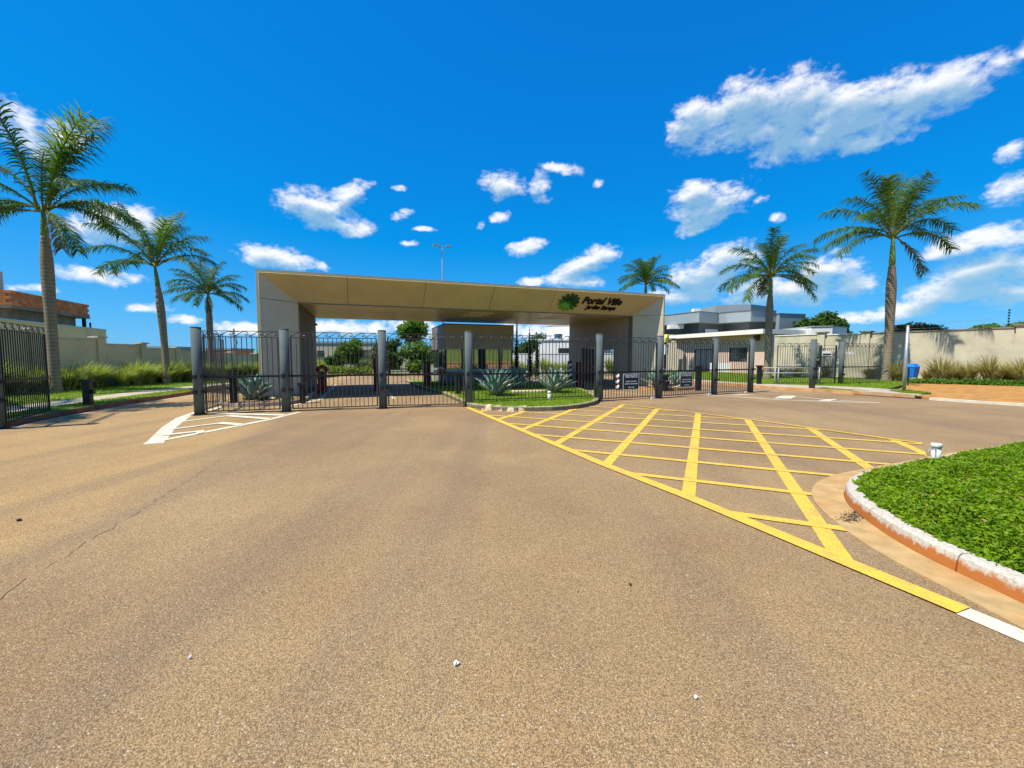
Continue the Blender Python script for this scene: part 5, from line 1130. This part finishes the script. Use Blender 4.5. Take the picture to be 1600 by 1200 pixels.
# agaves
def agave_leaf():
    m = MB(); n = 7; v = []
    for i in range(n + 1):
        s = i / n; z = s; w = .105 * (math.sin(min(1, s * 1.5 + .18) * math.pi / 2) * (1 - s ** 2.4)) + .002; y = .16 * s ** 2.0
        v += [(-w, y - .035 * w / .1, z), (0, y + .02, z), (w, y - .035 * w / .1, z), (0, y + .055 * (1 - s) + .02, z)]
    f = []
    for i in range(n):
        o = i * 4; f += [(o, o + 1, o + 5, o + 4), (o + 1, o + 2, o + 6, o + 5), (o + 2, o + 3, o + 7, o + 6), (o + 3, o, o + 4, o + 7)]
    m.add(v, f); return m
AG = agave_leaf().mesh('leaf', 'agave', True); AG2 = agave_leaf().mesh('leaf', 'agaveedge', True)
def agave(x, y, z, r, label, seed, n=34):
    t = thing('agave', label, 'agave', (x, y, z), 0, 'blue agaves'); g = random.Random(seed)
    for i in range(n):
        s = i / n; tilt = R(4 + 56 * s ** 1.4 + g.uniform(-6, 6)); az = i * 2.39996 + g.uniform(-.2, .2); L_ = r * (1.0 + .15 * math.sin(s * 3)) * g.uniform(.88, 1.1)
        o = link('leaf', AG2 if s > .72 and g.random() < .5 else AG, t, (0, 0, .02)); o.scale = (L_ * 1.15, L_, L_)
        o.rotation_mode = 'QUATERNION'; o.rotation_quaternion = Matrix.Rotation(az, 3, 'Z').to_quaternion() @ Matrix.Rotation(-tilt, 3, 'X').to_quaternion()
agave(-.62, 15.95, .1, 1.0, 'large blue agave at the left of the centre lawn', 1, 40)
agave(.25, 19.6, .1, 1.0, 'blue agave between and behind the two front agaves', 2)
agave(1.75, 17.3, .1, .98, 'large blue agave at the right of the centre lawn, by the white pipe', 3, 40)
agave(-8.95, 14.3, .12, .88, 'blue agave in the bed before the portal left leg', 4)
agave(7.1, 20.3, .12, .95, 'blue agave in the bed before the portal right leg', 5, 26)
agave(8.3, 21.0, .12, .75, 'small pale agave right of the post between both signs', 6, 22)

# tall ornamental grass
def clump_mesh(name, n, hmin, hmax, seed, m, lean=(0, 0), spread=.55, rad=.25):
    g = np.random.default_rng(seed); az = g.uniform(0, 6.283, n); h = g.uniform(hmin, hmax, n); out = g.random(n) ** .7 * spread * h; w = g.uniform(.014, .032, n)
    base = np.stack([np.cos(az), np.sin(az), np.zeros(n)], 1) * (g.random(n) * rad)[:, None]; d = np.stack([np.cos(az), np.sin(az), np.zeros(n)], 1); s = np.stack([-np.sin(az), np.cos(az), np.zeros(n)], 1)
    rows = []
    for k in range(5):
        t = k / 4; c = base + d * (out * t ** 1.7)[:, None] + np.array([lean[0], lean[1], 0]) * (h * t ** 2)[:, None]; c = c.copy(); c[:, 2] = h * (t - .30 * (out / h) * t ** 2.6 * 1.5)
        ww = (w * (1.0, 1.0, .85, .55, .08)[k])[:, None]; rows.append(np.stack([c - s * ww, c + s * ww], 1))
    v = np.stack(rows, 1).reshape(-1, 3); f = []
    for k in range(4): f.append(np.stack([np.arange(n) * 10 + 2 * k, np.arange(n) * 10 + 2 * k + 1, np.arange(n) * 10 + 2 * k + 3, np.arange(n) * 10 + 2 * k + 2], 1))
    return npmesh(name, v, np.concatenate(f), m)
CL = [clump_mesh('tall_grass', 300, .8, 1.5, 50 + k, 'tall', (.30, -.05), .75) for k in range(4)]
CR = [clump_mesh('tall_grass', 330, .9, 1.95, 60 + k, 'tallr', (0, 0), .75) for k in range(4)]
g = random.Random(12)
pos = []
for row, x0 in ((0, -20.6), (1, -19.9)):
    y = 11.5 + .4 * row
    while y < 46: pos.append((x0 + g.uniform(-.25, .25), y)); y += g.uniform(.75, 1.05)
for x, y in pos:
    o = link('tall_grass', CL[g.randrange(4)], None, (x, y, .1)); s = g.uniform(.8, 1.1); o.scale = (s, s, s * g.uniform(.85, 1.1)); o.rotation_euler[2] = g.uniform(-.5, .5)
    o['kind'] = 'thing'; tag(o, 'clump of arching tall grass in the row along the left boundary wall', 'ornamental grass', 'tall grass clumps along the left wall')
def front(px, d): u = (px - 800) / 650; return (u * d, d)
for px, d, s, l in ((1404, 25.6, .85, 'small tall-grass clump just right of the tall right palm'), (1470, 24.5, 1.0, 'spiky dry grass clump right of the blue bin'), (1512, 24.3, .8, 'lower arching grass clump between two spiky clumps at the right wall'), (1548, 23.4, 1.02, 'big spiky dry grass clump before the right wall'),
                 (1600, 22.4, .95, 'dry grass clump at the right picture edge'), (1580, 23.3, .7, 'low brown grass clump left of the picture-edge clump'), (1490, 25.2, .75, 'brown arching grass tuft behind the first spiky clump'), (1450, 25.4, .55, 'short grass tuft right behind the blue bin'), (1655, 21.5, 1.0, 'dry grass clump beyond the right picture edge')):
    x, y = front(px, d); o = link('dry_grass', CR[g.randrange(4)], None, (x, y, .08)); o.scale = (s, s, s); o.rotation_euler[2] = g.uniform(0, 6); o['kind'] = 'thing'; tag(o, l, 'ornamental grass', 'dry grass clumps along the right wall')
for i, (x, y, s) in enumerate(((19.6, 30.6, .5), (20.6, 30.0, .55), (21.6, 29.6, .5), (22.6, 30.0, .6), (19.0, 31.6, .45), (24.4, 28.3, .55), (20.1, 27.6, .4))):
    o = link('dry_grass', CR[i % 4], None, (x, y, .1)); o.scale = (s * 1.3, s * 1.3, s); o.rotation_euler[2] = i; o['kind'] = 'thing'; tag(o, 'low brown grass tuft behind the pedestrian gate fence', 'ornamental grass', 'low tufts behind the pedestrian gate')
CF = clump_mesh('tall_grass', 300, .8, 1.5, 70, 'tall', (0, 0), .6)
for i in range(12):
    a = i * 1.05; x, y = -1.0 + a, 41.4 - .12 * a; o = link('tall_grass', CF, None, (x, y, 0)); o.scale = (1.2, 1.2, 1.05 + .2 * math.sin(i * 2)); o.rotation_euler[2] = i
    o['kind'] = 'thing'; tag(o, 'tall green grass clump along the white perimeter wall', 'ornamental grass', 'grass along the white perimeter wall')
# low leafy plants at the foot of the right wall, round the beds
lp = [(*front(px, d), .16, .42, .6) for px, d in ((1425, 24.2), (1440, 24.2), (1458, 24.0), (1475, 23.7), (1492, 23.6), (1510, 23.3), (1528, 23.0), (1546, 22.7), (1564, 22.5), (1584, 22.2), (1604, 21.9), (1622, 21.6), (1640, 21.3))]
stuff(link('low_plants', leafcloud('low_plants', lp, 7000, .055, 'tuft', 8)))
lp = [(W(1.1 - .25 * i, -.9 + .12 * i)[0], W(1.1 - .25 * i, -.9 + .12 * i)[1], .14, .2, .5) for i in range(7)]
stuff(link('bed_plants', leafcloud('bed_plants', lp, 900, .04, 'hedge', 9)))
lp = [(W(6.9 + .3 * i, 4.5)[0], W(6.9 + .3 * i, 4.5)[1], .2, .3, .7) for i in range(16)]
stuff(link('booth_plants', leafcloud('booth_plants', lp, 2200, .05, 'dry', 10)))
sr = random.Random(4)                            # stones on the beds
BS = []
for i in range(16):
    b = MB(); r = sr.uniform(.05, .11); b.lathe([(r * .7, 0), (r, r * .4), (r * .75, r * .8), (r * .2, r)], 7); b.v = [(x * sr.uniform(.85, 1.15), y * sr.uniform(.85, 1.15), z) for x, y, z in b.v]; BS.append(b)
for i, b in enumerate(BS):
    if i < 9: x, y = W(sr.uniform(-.7, 1.2), sr.uniform(-1.3, -.5))
    else: x, y = W(sr.uniform(16.7, 18.8), sr.uniform(-.9, -.2))
    P('stone', b, 'stone', bedL if i < 9 else bedR, loc=(x, y, .12))
b = MB(); b.box(-.75, .75, -.3, .3, 0, .07); o = P('stone_slab', b, 'stone', None, loc=(.72, 17.6, .11), rz=.2); tag(o, 'flat pale stone slab on the centre lawn between the agaves', 'stone slab')

# litter on the road
def scrap(x, y, s, label, m='paper', cat='litter', seed=1, nm='paper_scrap'):
    r = random.Random(seed); n = 9; mb = MB(); top = [(s * r.uniform(.5, 1.1) * math.cos(6.283 * k / n), s * r.uniform(.5, 1.1) * .7 * math.sin(6.283 * k / n), r.uniform(.006, .02)) for k in range(n)]
    v = [(0, 0, .022)] + top + [(0, 0, .004)] + [(a * .9, b * .9, .004) for a, b, c in top]
    mb.add(v, [(0, 1 + k, 1 + (k + 1) % n) for k in range(n)] + [(n + 1, n + 2 + (k + 1) % n, n + 2 + k) for k in range(n)] + [(1 + k, n + 2 + k, n + 2 + (k + 1) % n, 1 + (k + 1) % n) for k in range(n)])
    tag(P(nm, mb, m, None, loc=(x, y, .002), rz=r.uniform(0, 6)), label, cat)
scrap(-.29, 2.07, .024, 'crumpled white paper scrap on the asphalt near the camera', seed=1)
scrap(-1.71, 2.11, .011, 'tiny white scrap on the asphalt at lower left', seed=2)
scrap(.86, 1.85, .010, 'tiny white scrap on the asphalt at lower right of the paper', seed=3)
scrap(.83, 2.82, .014, 'small dark fallen leaf on the asphalt right of the paper', 'leaf', 'leaf', 4, 'fallen_leaf')
scrap(-4.83, 3.98, .03, 'dark curled leaf on the pale asphalt at left', 'leaf', 'leaf', 5, 'fallen_leaf')
